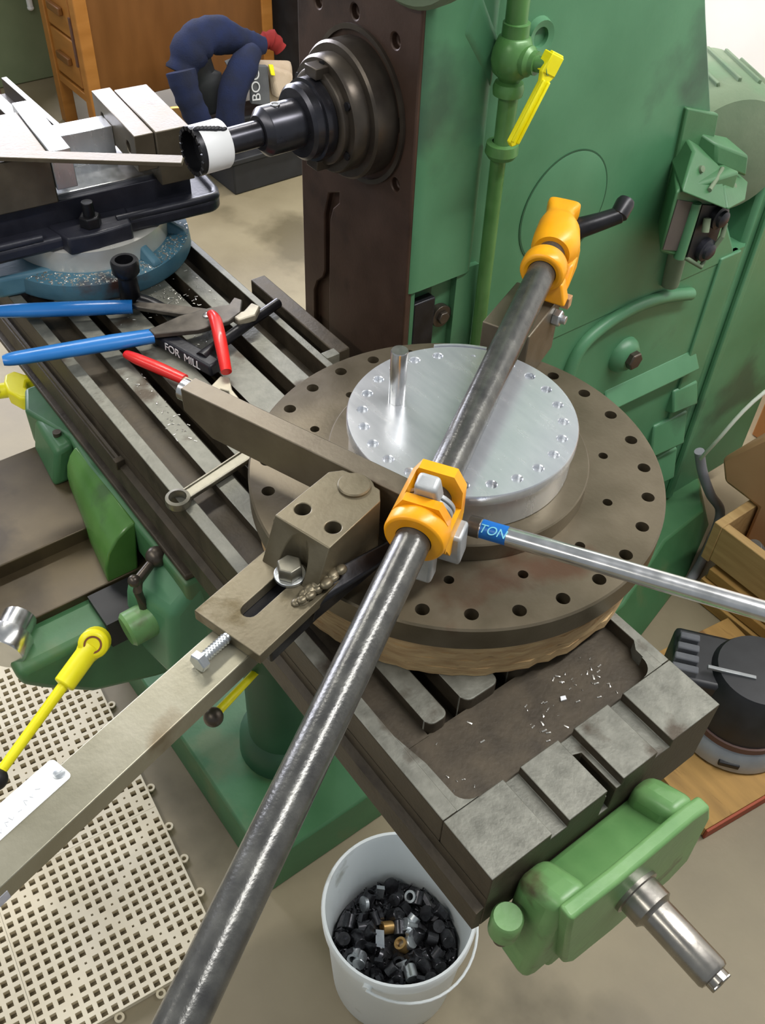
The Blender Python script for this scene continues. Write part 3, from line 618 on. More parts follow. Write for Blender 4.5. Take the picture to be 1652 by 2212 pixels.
# dark steel lug welded at the right side
build('side_lug', B(AM).hexa([(-0.110, Y(0.037), 0.990), (-0.030, Y(0.050), 1.005), (0.03, Y(0.046), 1.005), (-0.06, Y(0.032), 0.990), (-0.105, Y(0.038), 1.015), (-0.030, Y(0.056), 1.020), (0.03, Y(0.050), 1.020), (-0.06, Y(0.032), 1.030)]), MT['black'], SA, 0.004, 3)
HN0, HN1 = 0.0255, -0.0190
hdl = B(AM).box(-0.62, -0.100, Y(HN0), Y(HN1), 0.9855, 1.0082)
ho = build('handle_bar', hdl, MT['handle'], SA, 0.0012)
ab = B(AM); ab.cyl((-0.179, Y(0.001), 1.0162), (-0.2115, Y(0.001), 1.0162), 0.0046)
for k in range(9): ab.lathe([(0.0046, 0), (0.0055, 0.0014), (0.0046, 0.0028)], (-0.181 - k * 0.0031, Y(0.001), 1.0162), (-1, 0, 0), 18)
ab.hexnut((-0.2095, Y(0.001), 1.0162), (-1, 0, 0), 0.0095, 0.0075, 0.2)
build('adjusting_screw', ab, MT['zinc'], SA)
LBM = AM
lb = build('white_label', B(AM).prism(rrect(-0.52, -0.349, Y(-0.004) - 0.0005, Y(-0.029) - 0.001, 0.004), 1.0083, 1.0089), MT['white'], SA, label='white tape label with faded handwriting')
cu_ = B(AM).lathe([(0, 0.0), (0.0042, 0.0), (0.0048, 0.0012), (0.003, 0.0018), (0, 0.0018)], (-0.3545, Y(-0.0125), 1.0088), (0, 0, 1), 20)
cu_.box(-0.3580, -0.351, Y(-0.0125) - 0.0005, Y(-0.0125) + 0.0005, 1.0102, 1.0108)
build('screw_head', cu_, MT['zinc'], lb)
fk = B(AM); rw = random.Random(5)
for i in range(16):
    x0 = -0.372 - i * 0.0065 + rw.uniform(-.001, .001); y0 = 0.0125 + rw.uniform(-.003, .003)
    fk.tube([(x0, y0, 1.0091), (x0 - 0.002, y0 + rw.uniform(-.003, .003), 1.0091), (x0 - 0.003, y0 + rw.uniform(-.003, .003), 1.0091)], 0.00035, 5)
build('faded_writing', fk, MT['faintink'], lb)
st = build('silver_sticker', B(AM).box(-0.56, -0.436, Y(0.0260), Y(0.0255), 0.987, 0.998), MT['sticker'], SA, label='grey metallic sticker with smudged print')
sm = B(AM); rw = random.Random(9)
for i in range(14):
    x0 = -0.452 - i * 0.0075; h_ = rw.uniform(0.002, 0.0055)
    sm.box(x0 - rw.uniform(0.001, 0.004), x0, Y(0.0262), Y(0.0260), 0.9905, 0.9905 + h_)
build('smudged_print', sm, MT['ink'], st)

# ------------------------------------------------------------------ clamped block at the far side of the plate
BP = thing('anvil_block', 'brown steel block under the far orange clamp with a zinc nut on its side', 'block', (-0.462, 0.432, 0.981))
ba = math.radians(114); BB = frame((-0.462, 0.432, 0), (math.cos(ba), math.sin(ba), 0), (-math.sin(ba), math.cos(ba), 0), None)
build('block', B(BB).box(-0.050, 0.052, -0.030, 0.030, 0.981, 1.058), MT['bar'], BP, 0.0015)
nb = B(BB); nb.hexnut((0.034, -0.030, 1.038), (0, -1, 0), 0.011, 0.010, 0.3); nb.cyl((0.034, -0.040, 1.038), (0.034, -0.046, 1.038), 0.0055)
build('zinc_nut', nb, MT['zinc'], BP, 0.0006)
build('tan_cap', B(BB).box(0.046, 0.058, -0.042, -0.031, 1.045, 1.060), MT['paper'], BP, 0.001, label='small tan cap')

# ------------------------------------------------------------------ pipe clamp
pd = Vector((-0.527, 0.850, 0.066)).normalized(); pO = Vector((-0.2310, 0.0840, 1.0745))
PM = frame(pO, pd, Vector((0, 0, 1)).cross(pd), None)       # local x along the pipe away from the camera, y to the left, z up
PC = thing('pipe_clamp', 'long dark pipe clamp with two orange jaws lying over the aluminium disc', 'pipe clamp', (pO.x, pO.y, 1.03))
pb = B(PM).cyl((-0.62, 0, 0), (0.485, 0, 0), 0.0167, seg=48)
build('pipe', pb, MT['pipe'], PC, label='dark scuffed steel pipe')
def loft(b, secs, n=28, e=2.0):
    """superellipse sections (x, yc, zc, hy, hz, exponent) joined"""
    rows = []
    for (x, yc, zc, hy, hz, ex) in secs:
        r = []
        for k in range(n):
            t = 2 * PI * k / n; c_, s_ = math.cos(t), math.sin(t)
            r.append(b.bm.verts.new((x, yc + hy * math.copysign(abs(c_) ** (2 / ex), c_), zc + hz * math.copysign(abs(s_) ** (2 / ex), s_))))
        rows.append(r)
    for A_, B_ in zip(rows, rows[1:]):
        for k in range(n): b.bm.faces.new([A_[k], A_[(k + 1) % n], B_[(k + 1) % n], B_[k]])
    b.bm.faces.new(rows[0][::-1]); b.bm.faces.new(rows[-1])
    return b
# near jaw: collar and open clutch housing
nj = B(PM).lathe([(0.0172, -0.004), (0.0275, -0.004), (0.0295, 0.0), (0.0295, 0.014), (0.0275, 0.020), (0.0172, 0.020)], (0, 0, 0), (1, 0, 0), 48)
near = build('sliding_jaw', nj, MT['orange'], PC, 0.0015, label='orange sliding jaw')
hs = B(PM)
sec = [(-0.0265, -0.026), (0.0265, -0.026), (0.0265, 0.014), (0.017, 0.031), (-0.017, 0.031), (-0.0265, 0.014)]
hs.prism([(y, z) for y, z in sec], 0.012, 0.066, 'x')
hs.hexa([(0.030, -0.0265, -0.050), (0.060, -0.0265, -0.050), (0.060, 0.012, -0.040), (0.030, 0.012, -0.050), (0.012, -0.0265, -0.02), (0.066, -0.0265, -0.02), (0.066, 0.0265, -0.02), (0.012, 0.0265, -0.02)])
ho_ = build('clutch_housing', hs, MT['orange'], PC, 0.003, 3, label='orange clutch housing')
cu = B(PM); cu.box(0.022, 0.054, -0.040, 0.019, -0.008, 0.05)
cut(ho_, cu)
for i, (x0, tilt) in enumerate(((0.027, 0.25), (0.034, 0.25), (0.041, 0.25))):
    cp = B(PM @ Matrix.Translation((x0, 0, 0)) @ Matrix.Rotation(-tilt, 4, 'Y')).lathe([(0.0172, 0), (0.0235, 0), (0.0235, 0.0045), (0.0172, 0.0045)], (0, 0, 0), (1, 0, 0), 36)
    build('clutch_plate', cp, MT['castzinc'], PC, 0.0008)
tbb = B(PM).hexa([(0.026, -0.012, 0.016), (0.046, -0.012, 0.016), (0.046, 0.012, 0.016), (0.026, 0.012, 0.016), (0.020, -0.0105, 0.043), (0.036, -0.0105, 0.048), (0.036, 0.0105, 0.048), (0.020, 0.0105, 0.043)])
build('release_tab', tbb, MT['castzinc'], PC, 0.004, 3, label='pale cast release tab')
jw = B(PM).hexa([(0.032, -0.036, -0.064), (0.055, -0.036, -0.062), (0.055, 0.000, -0.062), (0.032, 0.000, -0.064), (0.036, -0.034, -0.030), (0.062, -0.034, -0.030), (0.062, 0.006, -0.030), (0.036, 0.006, -0.030)])
build('jaw_face', jw, MT['castzinc'], PC, 0.003)
jt = B(PM).hexa([(0.006, -0.016, -0.072), (0.026, -0.016, -0.074), (0.026, 0.004, -0.074), (0.006, 0.004, -0.072), (0.010, -0.016, -0.030), (0.030, -0.016, -0.030), (0.030, 0.004, -0.030), (0.010, 0.004, -0.030)])
build('jaw_tip', jt, MT['castzinc'], PC, 0.004, 3)
# far jaw: ring and flared head
fj = B(PM).lathe([(0.0172, 0.430), (0.024, 0.428), (0.0272, 0.434), (0.0272, 0.448), (0.024, 0.455), (0.0172, 0.455)], (0, 0, 0), (1, 0, 0), 48)
fj.hexa([(0.430, -0.034, -0.040), (0.452, -0.034, -0.040), (0.452, -0.008, -0.038), (0.430, -0.008, -0.038), (0.434, -0.026, -0.012), (0.452, -0.026, -0.012), (0.452, 0.012, -0.012), (0.434, 0.012, -0.012)])
build('screw_jaw', fj, MT['orange'], PC, 0.003, 3, label='orange screw jaw')
fh = loft(B(PM), [(0.474, 0, 0.000, 0.0225, 0.0225, 2), (0.482, 0.000, -0.001, 0.027, 0.027, 2.2), (0.500, 0.000, -0.006, 0.0295, 0.034, 2.4), (0.520, 0.003, -0.003, 0.027, 0.032, 2.4), (0.532, 0.006, 0.002, 0.021, 0.023, 2.6), (0.540, 0.0075, 0.005, 0.0175, 0.017, 3.0), (0.548, 0.008, 0.007, 0.0175, 0.015, 3.6), (0.556, 0.008, 0.009, 0.0205, 0.0135, 4.5), (0.562, 0.008, 0.010, 0.0205, 0.012, 5)], 32)
build('screw_head_casting', fh, MT['orange'], PC, label='orange head casting with flared end')
ft = B(PM).hexa([(0.448, -0.030, -0.036), (0.505, -0.030, -0.034), (0.505, -0.006, -0.034), (0.448, -0.010, -0.036), (0.476, -0.030, -0.010), (0.520, -0.028, -0.006), (0.520, -0.004, -0.006), (0.476, -0.004, -0.01)])
build('head_web', ft, MT['orange'], PC, 0.005, 3)
tk = B(); tk.tube([(-0.520, 0.552, 1.085), (-0.512, 0.566, 1.100), (-0.500, 0.592, 1.107), (-0.489, 0.613, 1.115)], [0.015, 0.0135, 0.0115, 0.0105])
tk.cyl((-0.528, 0.556, 1.112), (-0.512, 0.572, 1.088), 0.012)
crk = build('crank_handle', tk, MT['black'], PC, 0.001, label='black cranked screw handle')
build('crank_knob', B().lathe([(0.008, -0.010), (0.0115, -0.007), (0.0120, 0.011), (0.010, 0.016), (0.005, 0.014), (0.005, 0.004), (0, 0.004)], (-0.4915, 0.616, 1.118), (-0.25, 0.75, 0.6), 24), MT['black'], crk)

# ------------------------------------------------------------------ bright tube with a blue decal
t0 = Vector((-0.2325, 0.1673, 1.035)); t1 = Vector((-0.002, 0.297, 1.050)); td = (t1 - t0).normalized()
TM = frame(t0, td, Vector((0, 0, 1)).cross(td), None)
TB = thing('steel_tube', 'bright chromed tube with a blue decal sticking out from the near orange clamp', 'tube', t0)
build('tube', B(TM).cyl((0, 0, 0), (0.62, 0, 0), 0.0094, seg=32), MT['bright'], TB)
build('ferrule', B(TM).cyl((-0.010, 0, 0), (0.0015, 0, 0), 0.0104, seg=32), MT['spindle'], TB)
dc = B(TM)
for k in range(10):
    a0 = math.radians(-175 + k * 17.5); a1 = math.radians(-175 + (k + 1) * 17.5)
# decal wraps the camera-facing side of the tube
vcam = (Vector((0.1989, -0.3013, 1.6939)) - t0); vl = TM.to_3x3().transposed() @ vcam; av = math.atan2(vl.z, vl.y)
rows = []
for k in range(13):
    a = av - math.radians(78) + math.radians(13 * k)
    rows.append([dc.bm.verts.new((x_, 0.0096 * math.cos(a), 0.0096 * math.sin(a))) for x_ in (0.0025, 0.0285)])
for r0, r1 in zip(rows, rows[1:]): dc.bm.faces.new([r0[0], r0[1], r1[1], r1[0]])
dco = build('decal', dc, MT['decal'], TB, label='blue decal lettered TON')
nrm = Vector((0, math.cos(av), math.sin(av)))
TXM = TM @ frame((0.0150, 0.0098 * nrm.y, 0.0098 * nrm.z), (1, 0, 0), nrm.cross(Vector((1, 0, 0))), None)
tx = text('lettering', 'TON', 0.0122, TXM, MT['cyanink'], dco, 0.0002, 0.25)

# ------------------------------------------------------------------ hand tools on the table
def handle_path(b, pts, rs, flat=0.75): return b.tube(spline(pts, 5), [x for i in range(len(rs) - 1) for x in [rs[i] + (rs[i + 1] - rs[i]) * j / 5 for j in range(5)]] + [rs[-1]], 16, flat)
PB = thing('groove_joint_pliers', 'large pliers with two long blue dipped handles lying across the table slots', 'pliers', (-0.88, 0.12, 0.9))
g1 = handle_path(B(), [(-1.012, -0.045, 0.925), (-0.995, -0.005, 0.922), (-0.955, 0.07, 0.920), (-0.925, 0.128, 0.918)], [0.0095, 0.0122, 0.0130, 0.0118])
build('grip', g1, MT['blue'], PB, label='far blue handle')
g2 = handle_path(B(), [(-0.893, -0.072, 0.926), (-0.888, -0.055, 0.926), (-0.872, 0.005, 0.924), (-0.856, 0.065, 0.922), (-0.842, 0.118, 0.920)], [0.0080, 0.0112, 0.0125, 0.0134, 0.0122])
build('grip', g2, MT['blue'], PB, label='near blue handle')
j1 = B().prism([(-0.930, 0.128), (-0.918, 0.132), (-0.885, 0.160), (-0.858, 0.185), (-0.838, 0.205), (-0.832, 0.222), (-0.845, 0.225), (-0.872, 0.200), (-0.905, 0.168), (-0.928, 0.140)], 0.913, 0.9205)
build('jaw_arm', j1, MT['plierdark'], PB, 0.0015)
j2 = B().prism([(-0.846, 0.114), (-0.832, 0.116), (-0.808, 0.170), (-0.803, 0.215), (-0.812, 0.240), (-0.838, 0.258), (-0.850, 0.252), (-0.838, 0.236), (-0.846, 0.212), (-0.852, 0.165)], 0.9222, 0.9300)
build('jaw_arm', j2, MT['plierdark'], PB, 0.0015)
build('jaw_tooth', B().prism([(-0.816, 0.226), (-0.798, 0.228), (-0.796, 0.255), (-0.812, 0.272), (-0.826, 0.266), (-0.814, 0.246)], 0.918, 0.929), MT['pliers'], PB, 0.002)
build('pivot_rivet', B().lathe([(0.006, 0), (0.0055, 0.002), (0, 0.0028)], (-0.830, 0.196, 0.9300), (0, 0, 1), 20), MT['bright'], PB)
PR = thing('needle_nose_pliers', 'small pliers with bright red grips partly under the square bar', 'pliers', (-0.75, 0.13, 0.9))
g1 = handle_path(B(), [(-0.836, 0.073, 0.912), (-0.815, 0.080, 0.913), (-0.780, 0.095, 0.913), (-0.742, 0.111, 0.912)], [0.0060, 0.0085, 0.0090, 0.0078], 0.85)
build('grip', g1, MT['red'], PR, label='red grip nearer the blue pliers')
g2 = handle_path(B(), [(-0.822, 0.199, 0.938), (-0.800, 0.194, 0.940), (-0.760, 0.178, 0.937), (-0.710, 0.157, 0.925)], [0.0062, 0.0088, 0.0088, 0.0074], 0.85)
build('grip', g2, MT['red'], PR, label='red grip crossing the pliers jaws')
jb = B().prism([(-0.718, 0.152), (-0.708, 0.160), (-0.685, 0.150), (-0.662, 0.148), (-0.640, 0.140), (-0.600, 0.132), (-0.602, 0.126), (-0.650, 0.124), (-0.690, 0.117), (-0.742, 0.105), (-0.745, 0.113), (-0.705, 0.128)], 0.908, 0.916)
nz = build('nose', jb, MT['pliers'], PR, 0.0012)
cu = B().prism([(-0.695, 0.138), (-0.684, 0.144), (-0.672, 0.140), (-0.682, 0.133)], 0.90, 0.92); cut(nz, cu)
build('pivot_screw', B().lathe([(0.005, 0), (0.005, 0.0015), (0, 0.002)], (-0.668, 0.136, 0.916), (0, 0, 1), 16), MT['pliers'], PR)
# black vise handle with the painted words
TH = thing('black_socket_handle', 'black T-handled socket key painted with white words, beside the red pliers', 'handle', (-0.80, 0.16, 0.9))
fd = Vector((0.120, 0.030, 0)).normalized(); FM = frame((-0.853, 0.128, 0.9), fd, (-fd.y, fd.x, 0), None)
fb = B(FM).prism([(-0.004, 0.916), (0.02, 0.922), (0.11, 0.922), (0.128, 0.918), (0.128, 0.902), (-0.004, 0.902)], -0.008, 0.014, 'y') if False else B(FM).hexa([(-0.004, -0.010, 0.002), (0.118, -0.010, 0.002), (0.118, 0.014, 0.002), (-0.004, 0.014, 0.002), (-0.002, -0.009, 0.020), (0.116, -0.009, 0.0203), (0.116, 0.013, 0.0203), (-0.002, 0.012, 0.020)])
cb = build('cross_bar', fb, MT['blackpaint'], TH, 0.004, 3)
tm = FM @ frame((0.062, -0.0098, 0.0105), (1, 0, 0), (0, 0.06, 1), None)
text('lettering', 'FOR  MILL', 0.0165, tm, MT['whiteink'], cb, 0.0003, 0.0, 0.95)
build('shank', B().tube([(-0.765, 0.150, 0.914), (-0.785, 0.195, 0.914), (-0.805, 0.250, 0.913), (-0.826, 0.310, 0.912)], [0.011, 0.0085, 0.0075, 0.0075]), MT['black'], TH)
# upright black crank
SK = thing('vise_crank', 'black crank with an upright hexagonal socket standing in front of the vise base', 'crank', (-0.957, 0.140, 0.9))
so = build('socket', B().lathe([(0.013, 0.0), (0.0155, 0.004), (0.0135, 0.042), (0.0195, 0.050), (0.0200, 0.066), (0.0180, 0.069), (0.0130, 0.069), (0.0130, 0.052), (0, 0.052)], (-0.957, 0.140, 0.905), (0, 0, 1), 24), MT['black'], SK)
build('crank_arm', B().tube([(-0.957, 0.141, 0.911), (-0.935, 0.160, 0.908), (-0.905, 0.172, 0.9062), (-0.872, 0.184, 0.9058)], [0.012, 0.010, 0.0085, 0.0075], flat=0.7), MT['black'], SK)
# combination wrench
WR = thing('combination_wrench', 'plain steel combination wrench lying under the edge of the drilled plate', 'wrench', (-0.56, 0.05, 0.9))
wd = Vector((-0.020, 0.098, 0)).normalized(); WM = frame((-0.553, -0.001, 0.9), wd, (-wd.y, wd.x, 0), None)
wb = B(WM).prism([(0.010, -0.0085), (0.118, -0.0095), (0.118, 0.0095), (0.010, 0.0085)], 0.004, 0.0065)
ws = build('shank', wb, MT['wrench'], WR, 0.0006)
for s_ in (-1, 1): build('shank_edge', B(WM).prism([(0.010, s_ * 0.0062), (0.118, s_ * 0.0070), (0.118, s_ * 0.0100), (0.010, s_ * 0.0088)], 0.0025, 0.0082), MT['wrench'], WR, 0.0008)
build('ring_end', B(WM).lathe([(0.0105, 0.001), (0.0145, 0.001), (0.0150, 0.003), (0.0145, 0.0105), (0.0105, 0.0115), (0.0100, 0.010), (0.0105, 0.001)], (0, 0, 0), (0, 0, 1), 12 * 3), MT['wrench'], WR)
build('open_end', B(WM).prism([(0.112, -0.010), (0.125, -0.018), (0.145, -0.018), (0.150, -0.010), (0.132, -0.008), (0.128, 0.0), (0.132, 0.008), (0.150, 0.010), (0.145, 0.018), (0.125, 0.018), (0.112, 0.010)], 0.002, 0.010), MT['wrench'], WR, 0.001)
tms = WM @ frame((0.068, 0.0, 0.0066), (1, 0, 0), (0, 1, 0), None)

# ------------------------------------------------------------------ machine vise on a swivel base
va = math.radians(84.3); VM = frame((-1.13, 0.16, 0), (math.sin(va), -math.cos(va), 0), (math.cos(va), math.sin(va), 0), None)
VS = thing('machine_vise', 'black swivel machine vise with blue base bolted at the far end of the table', 'vise', (-1.13, 0.16, 0.9))
sb_ = build('swivel_base', B(VM).lathe([(0, 0), (0.150, 0), (0.152, 0.004), (0.150, 0.026), (0.132, 0.030), (0, 0.030)], (0, 0, 0.9008), (0, 0, 1), 64), MT['teal'], VS, label='worn blue swivel base')
for s_ in (-1,):
    lg = B(VM).prism([(-0.055, s_ * 0.10), (0.055 + 0.03, s_ * 0.08), (0.075, s_ * 0.165), (0.055, s_ * 0.185), (0.022, s_ * 0.19), (0.022, s_ * 0.15), (-0.004, s_ * 0.15), (-0.004, s_ * 0.19), (-0.045, s_ * 0.185)], 0.9008, 0.934)
    build('base_lug', lg, MT['teal'], VS, 0.006, 3)
for k in (-0.35, 0.35):
    build('base_web', B(VM @ Matrix.Translation((0, 0, 0)) @ Matrix.Rotation(k + 0.75, 4, 'Z')).hexa([(0.118, -0.010, 0.930), (0.149, -0.010, 0.926), (0.149, 0.010, 0.926), (0.118, 0.010, 0.930), (0.118, -0.006, 0.952), (0.146, -0.006, 0.934), (0.146, 0.006, 0.934), (0.118, 0.006, 0.952)]), MT['teal'], VS, 0.003)
lgf = B(VM).prism([(0.095, -0.105), (0.165, -0.060), (0.150, -0.030), (0.10, -0.04)], 0.9, 0.925)
build('scale_ring', B(VM).lathe([(0.120, 0), (0.122, 0.034), (0.116, 0.036), (0, 0.036)], (0, 0, 0.930), (0, 0, 1), 64), MT['ring'], VS, label='bright graduated swivel ring')
fl = rrect(-0.097, 0.097, -0.30, 0.188, 0.025, 6)
build('bed_flange', B(VM).prism(fl, 0.966, 0.987), MT['vise'], VS, 0.006, 3)
rim = B(VM); pth = [(0.090, 0.02, 0.989), (0.091, 0.16, 0.989), (0.080, 0.180, 0.989), (0.05, 0.184, 0.989), (-0.05, 0.184, 0.989), (-0.085, 0.175, 0.989)]
build('flange_rim', rim.tube(spline(pth, 5), 0.006), MT['vise'], VS)
build('flange_rim', B(VM).tube([(0.091, -0.30, 0.989), (0.091, -0.20, 0.989), (0.091, -0.09, 0.989)], 0.006), MT['vise'], VS)
build('bed', B(VM).box(-0.062, 0.062, -0.30, 0.150, 0.98, 1.022), MT['vise'], VS, 0.002)
build('bed_way', B(VM).box(-0.060, 0.050, -0.28, 0.12, 1.021, 1.026), MT['bright'], VS, 0.001)
build('bolt_lug', B(VM).prism([(0.06, -0.075), (0.112, -0.060), (0.116, -0.02), (0.112, 0.035), (0.06, 0.045)], 0.962, 0.990), MT['vise'], VS, 0.004, 3)
vb = B(VM); vb.hexnut((0.090, -0.018, 0.990), (0, 0, 1), 0.016, 0.016); vb.cyl((0.090, -0.018, 1.004), (0.090, -0.018, 1.026), 0.0085)
build('hold_bolt', vb, MT['black'], VS, 0.001)
build('fixed_jaw', B(VM).box(-0.083, 0.083, 0.098, 0.150, 1.02, 1.100), MT['bar'], VS, 0.0015)
fp = build('jaw_plate', B(VM).box(-0.100, 0.078, 0.068, 0.0975, 1.045, 1.098), MT['bar'], VS, 0.0012)
cu = B(VM)
for xx in (-0.062, 0.045): cu.cyl((xx, 0.060, 1.070), (xx, 0.082, 1.070), 0.009)
cut(fp, cu)
build('moving_jaw', B(VM).prism([(-0.26, 1.026), (-0.052, 1.026), (-0.052, 1.098), (-0.20, 1.098), (-0.26, 1.075)], -0.075, 0.075, 'x'), MT['bar'], VS, 0.002)
build('jaw_plate', B(VM).box(-0.100, 0.078, -0.0515, -0.022, 1.045, 1.101), MT['alu'], VS, 0.0012)  # pale material puts this jaw's bright reflection into its colour
build('parallel_strip', B(VM).box(-0.062, -0.020, -0.022, 0.068, 1.026, 1.075), MT['alu'], VS, 0.001)
# flat bar laid over the vise
fba = math.radians(53.4); FB = frame((-0.936, 0.240, 1.1015), (-math.cos(fba), -math.sin(fba), 0), (math.sin(fba), -math.cos(fba), 0), None)
tag(build('flat_bar', B(FB).box(0.0, 0.36, -0.004, 0.019, 0.0, 0.006), MT['bar'], bevel=0.0008), 'thin grey flat bar laid across the top of the vise jaws', 'bar')

# ------------------------------------------------------------------ cutter in the spindle
TH2 = thing('tool_holder', 'dark cylindrical tool holder in the spindle gripping a white banded cutter', 'tool holder', (SX, 0.30, SZ))
build('collar', B().lathe([(0, 0), (0.047, 0), (0.048, 0.002), (0.048, 0.014), (0.044, 0.015), (0.044, 0.026), (0.040, 0.030), (0.028, 0.030)], (SX, 0.336, SZ), (0, -1, 0), 48), MT['arbor'], TH2)
build('holder_body', B().lathe([(0.0285, 0), (0.0285, 0.056), (0.0280, 0.057), (0.0200, 0.064), (0, 0.064)], (SX, 0.318, SZ), (0, -1, 0), 48), MT['arbor'], TH2)
build('set_screw', B().lathe([(0, 0.0), (0.006, 0.0), (0.006, 0.0015), (0.004, 0.0015), (0.004, 0.0005), (0, 0.0005)], (SX, 0.278, SZ + 0.0282), (0, 0, 1), 16), MT['bright'], TH2)
HSW = thing('hole_cutter', 'white banded annular cutter with a dark toothed rim next to the vise', 'cutter', (SX, 0.18, SZ))
build('shank', B().lathe([(0, 0), (0.0150, 0), (0.0150, 0.050), (0, 0.050)], (SX, 0.2535, SZ), (0, -1, 0), 36), MT['arbor'], HSW)
build('cup', B().lathe([(0, 0), (0.0260, 0), (0.0275, 0.002), (0.0275, 0.035), (0.0255, 0.035)], (SX, 0.2065, SZ), (0, -1, 0), 48), MT['white'], HSW, label='white painted cup')
rmb = B().lathe([(0.0277, 0), (0.0277, 0.006), (0.0230, 0.006), (0.0230, -0.008), (0, -0.008)], (SX, 0.1720, SZ), (0, -1, 0), 48)
for k in range(18):
    a = 2 * PI * k / 18
    rmb.hexa([(SX + r_ * math.cos(a_), y_, SZ + r_ * math.sin(a_)) for y_ in (0.1668, 0.1645) for r_, a_ in ((0.0231, a), (0.0277, a), (0.0277, a + (0.30 if y_ > 0.166 else 0.24)), (0.0231, a + (0.30 if y_ > 0.166 else 0.24)))])
build('toothed_rim', rmb, MT['black'], HSW)
sv = B(); vw = Vector((0.72, 0, 0.69))
for k in range(8):
    a0 = -0.1 + 0.10 * k; yv = 0.1725 + 0.0040 * k; rr = 0.0277
    sv.ball((SX + rr * math.cos(1.30 - a0 * 0.5), yv, SZ + rr * math.sin(1.30 - a0 * 0.5)), 0.0060 if k < 6 else 0.0046, 10, (0.6, 1.0, 0.5))
build('black_smear', sv, MT['blackpaint'], HSW)

# ------------------------------------------------------------------ chips swept on the table
def scatter(name, spots, size, label, mt):
    b = B(); rr = random.Random(12)
    for (x0, x1, y0, y1, z, n_) in spots:
        for i in range(n_):
            p = Vector((rr.uniform(x0, x1), rr.uniform(y0, y1), z)); a = rr.uniform(0, PI); l = size * rr.uniform(0.5, 1.6); d_ = Vector((math.cos(a), math.sin(a), 0)) * l; e_ = Vector((-math.sin(a), math.cos(a), 0)) * l * 0.3
            h_ = Vector((0, 0, size * 0.35))
            b._add([p - d_ - e_, p + d_ - e_, p + d_ + e_, p - d_ + e_, p + h_], [(3, 2, 1, 0), (0, 1, 4), (1, 2, 4), (2, 3, 4), (3, 0, 4)])
    o = build(name, b, mt); o['kind'] = 'stuff'; o['label'] = label; o['category'] = 'chips'
    return o
scatter('metal_chips', [(-1.08, -0.90, 0.10, 0.255, 0.9005, 150), (-0.97, -0.80, 0.165, 0.21, 0.9005, 60), (-0.80, -0.62, 0.048, 0.077, 0.9005, 40), (-0.130, -0.075, 0.14, 0.25, 0.884, 45), (-1.12, -0.97, 0.00, 0.24, 0.9315, 0), (-0.14, -0.08, 0.03, 0.10, 0.884, 8), (-0.55, -0.20, 0.10, 0.135, 0.9005, 8)], 0.0018, 'fine silver metal chips swept over the slotted table', MT['chip'])
vc = B(); rr = random.Random(44)
for i in range(700):
    a = rr.uniform(-1.9, 1.2); r = rr.uniform(0.124, 0.148); p = Vector((-1.13 + r * math.cos(a), 0.16 + r * math.sin(a), 0.9306 - max(0, r - 0.131) * 0.22)); l = rr.uniform(0.0012, 0.0032); t = rr.uniform(0, PI)
    d_ = Vector((math.cos(t), math.sin(t), 0)) * l; e_ = Vector((-math.sin(t), math.cos(t), 0)) * l * 0.5
    vc._add([p - d_ - e_, p + d_ - e_, p + d_ + e_, p - d_ + e_, p + Vector((0, 0, 0.0009))], [(3, 2, 1, 0), (0, 1, 4), (1, 2, 4), (2, 3, 4), (3, 0, 4)])
vo = build('vise_chips', vc, MT['chip']); vo['kind'] = 'stuff'; vo['label'] = 'silver chips lying on the blue swivel base of the vise'; vo['category'] = 'chips'
tag(build('metal_flake', B().prism([(-0.105, 0.187), (-0.101, 0.184), (-0.099, 0.190), (-0.103, 0.192)], 0.884, 0.8855), MT['whiteink']), 'single bright flake in the shallow table pocket', 'chip')

# ------------------------------------------------------------------ floor mat tiles
def tile_mesh():
    b = B(); n_ = 17; S = 0.305; p = S / n_; h = 0.0052; H = 0.013
    for i in range(n_):
        for j in range(n_):
            x0 = -S / 2 + i * p; y0 = -S / 2 + j * p; x1 = x0 + p; y1 = y0 + p; cx_, cy_ = (x0 + x1) / 2, (y0 + y1) / 2
            dia = (i == j or i + j == n_ - 1)
            r = 0.0019 if dia else h
            ox = 0.002 if dia else 0
            O = [(x0, y0, H), (x1, y0, H), (x1, y1, H), (x0, y1, H)]
            I = [(cx_ - r, cy_ - r, H), (cx_ + r, cy_ - r, H), (cx_ + r, cy_ + r, H), (cx_ - r, cy_ + r, H)]
            D = [(x, y, 0.001) for x, y, _ in I]
            b._add(O + I + D, [(k, (k + 1) % 4, 4 + (k + 1) % 4, 4 + k) for k in range(4)] + [(4 + k, 4 + (k + 1) % 4, 8 + (k + 1) % 4, 8 + k) for k in range(4)])
    for s_ in range(4):
        a = [(-S / 2, -S / 2), (S / 2, -S / 2), (S / 2, S / 2), (-S / 2, S / 2)]; p0, p1 = a[s_], a[(s_ + 1) % 4]
        b._add([(p0[0], p0[1], 0), (p1[0], p1[1], 0), (p1[0], p1[1], H), (p0[0], p0[1], H)], [(0, 1, 2, 3)])
    me = bpy.data.meshes.new('mat_tile'); b.bm.to_mesh(me); b.bm.free(); me.materials.append(MT['tile']); return me
def loop_mesh():
    b = B().lathe([(0.0042, 0), (0.0082, 0), (0.0082, 0.005), (0.0042, 0.005), (0.0042, 0)], (0, 0.0075, 0.0005), (0, 0, 1), 16)
    me = bpy.data.meshes.new('edge_loop'); b.bm.to_mesh(me); b.bm.free(); me.materials.append(MT['tile']); return me
TME, LME = tile_mesh(), loop_mesh()
rt = math.radians(-5.6); ca, sa_ = math.cos(rt), math.sin(rt)
names_i = ['nearest the bucket', 'second from the bucket', 'third from the bucket', 'farthest from the bucket']
names_j = ['against the machine base', 'in the middle row of the mat', 'in the outer row of the mat']
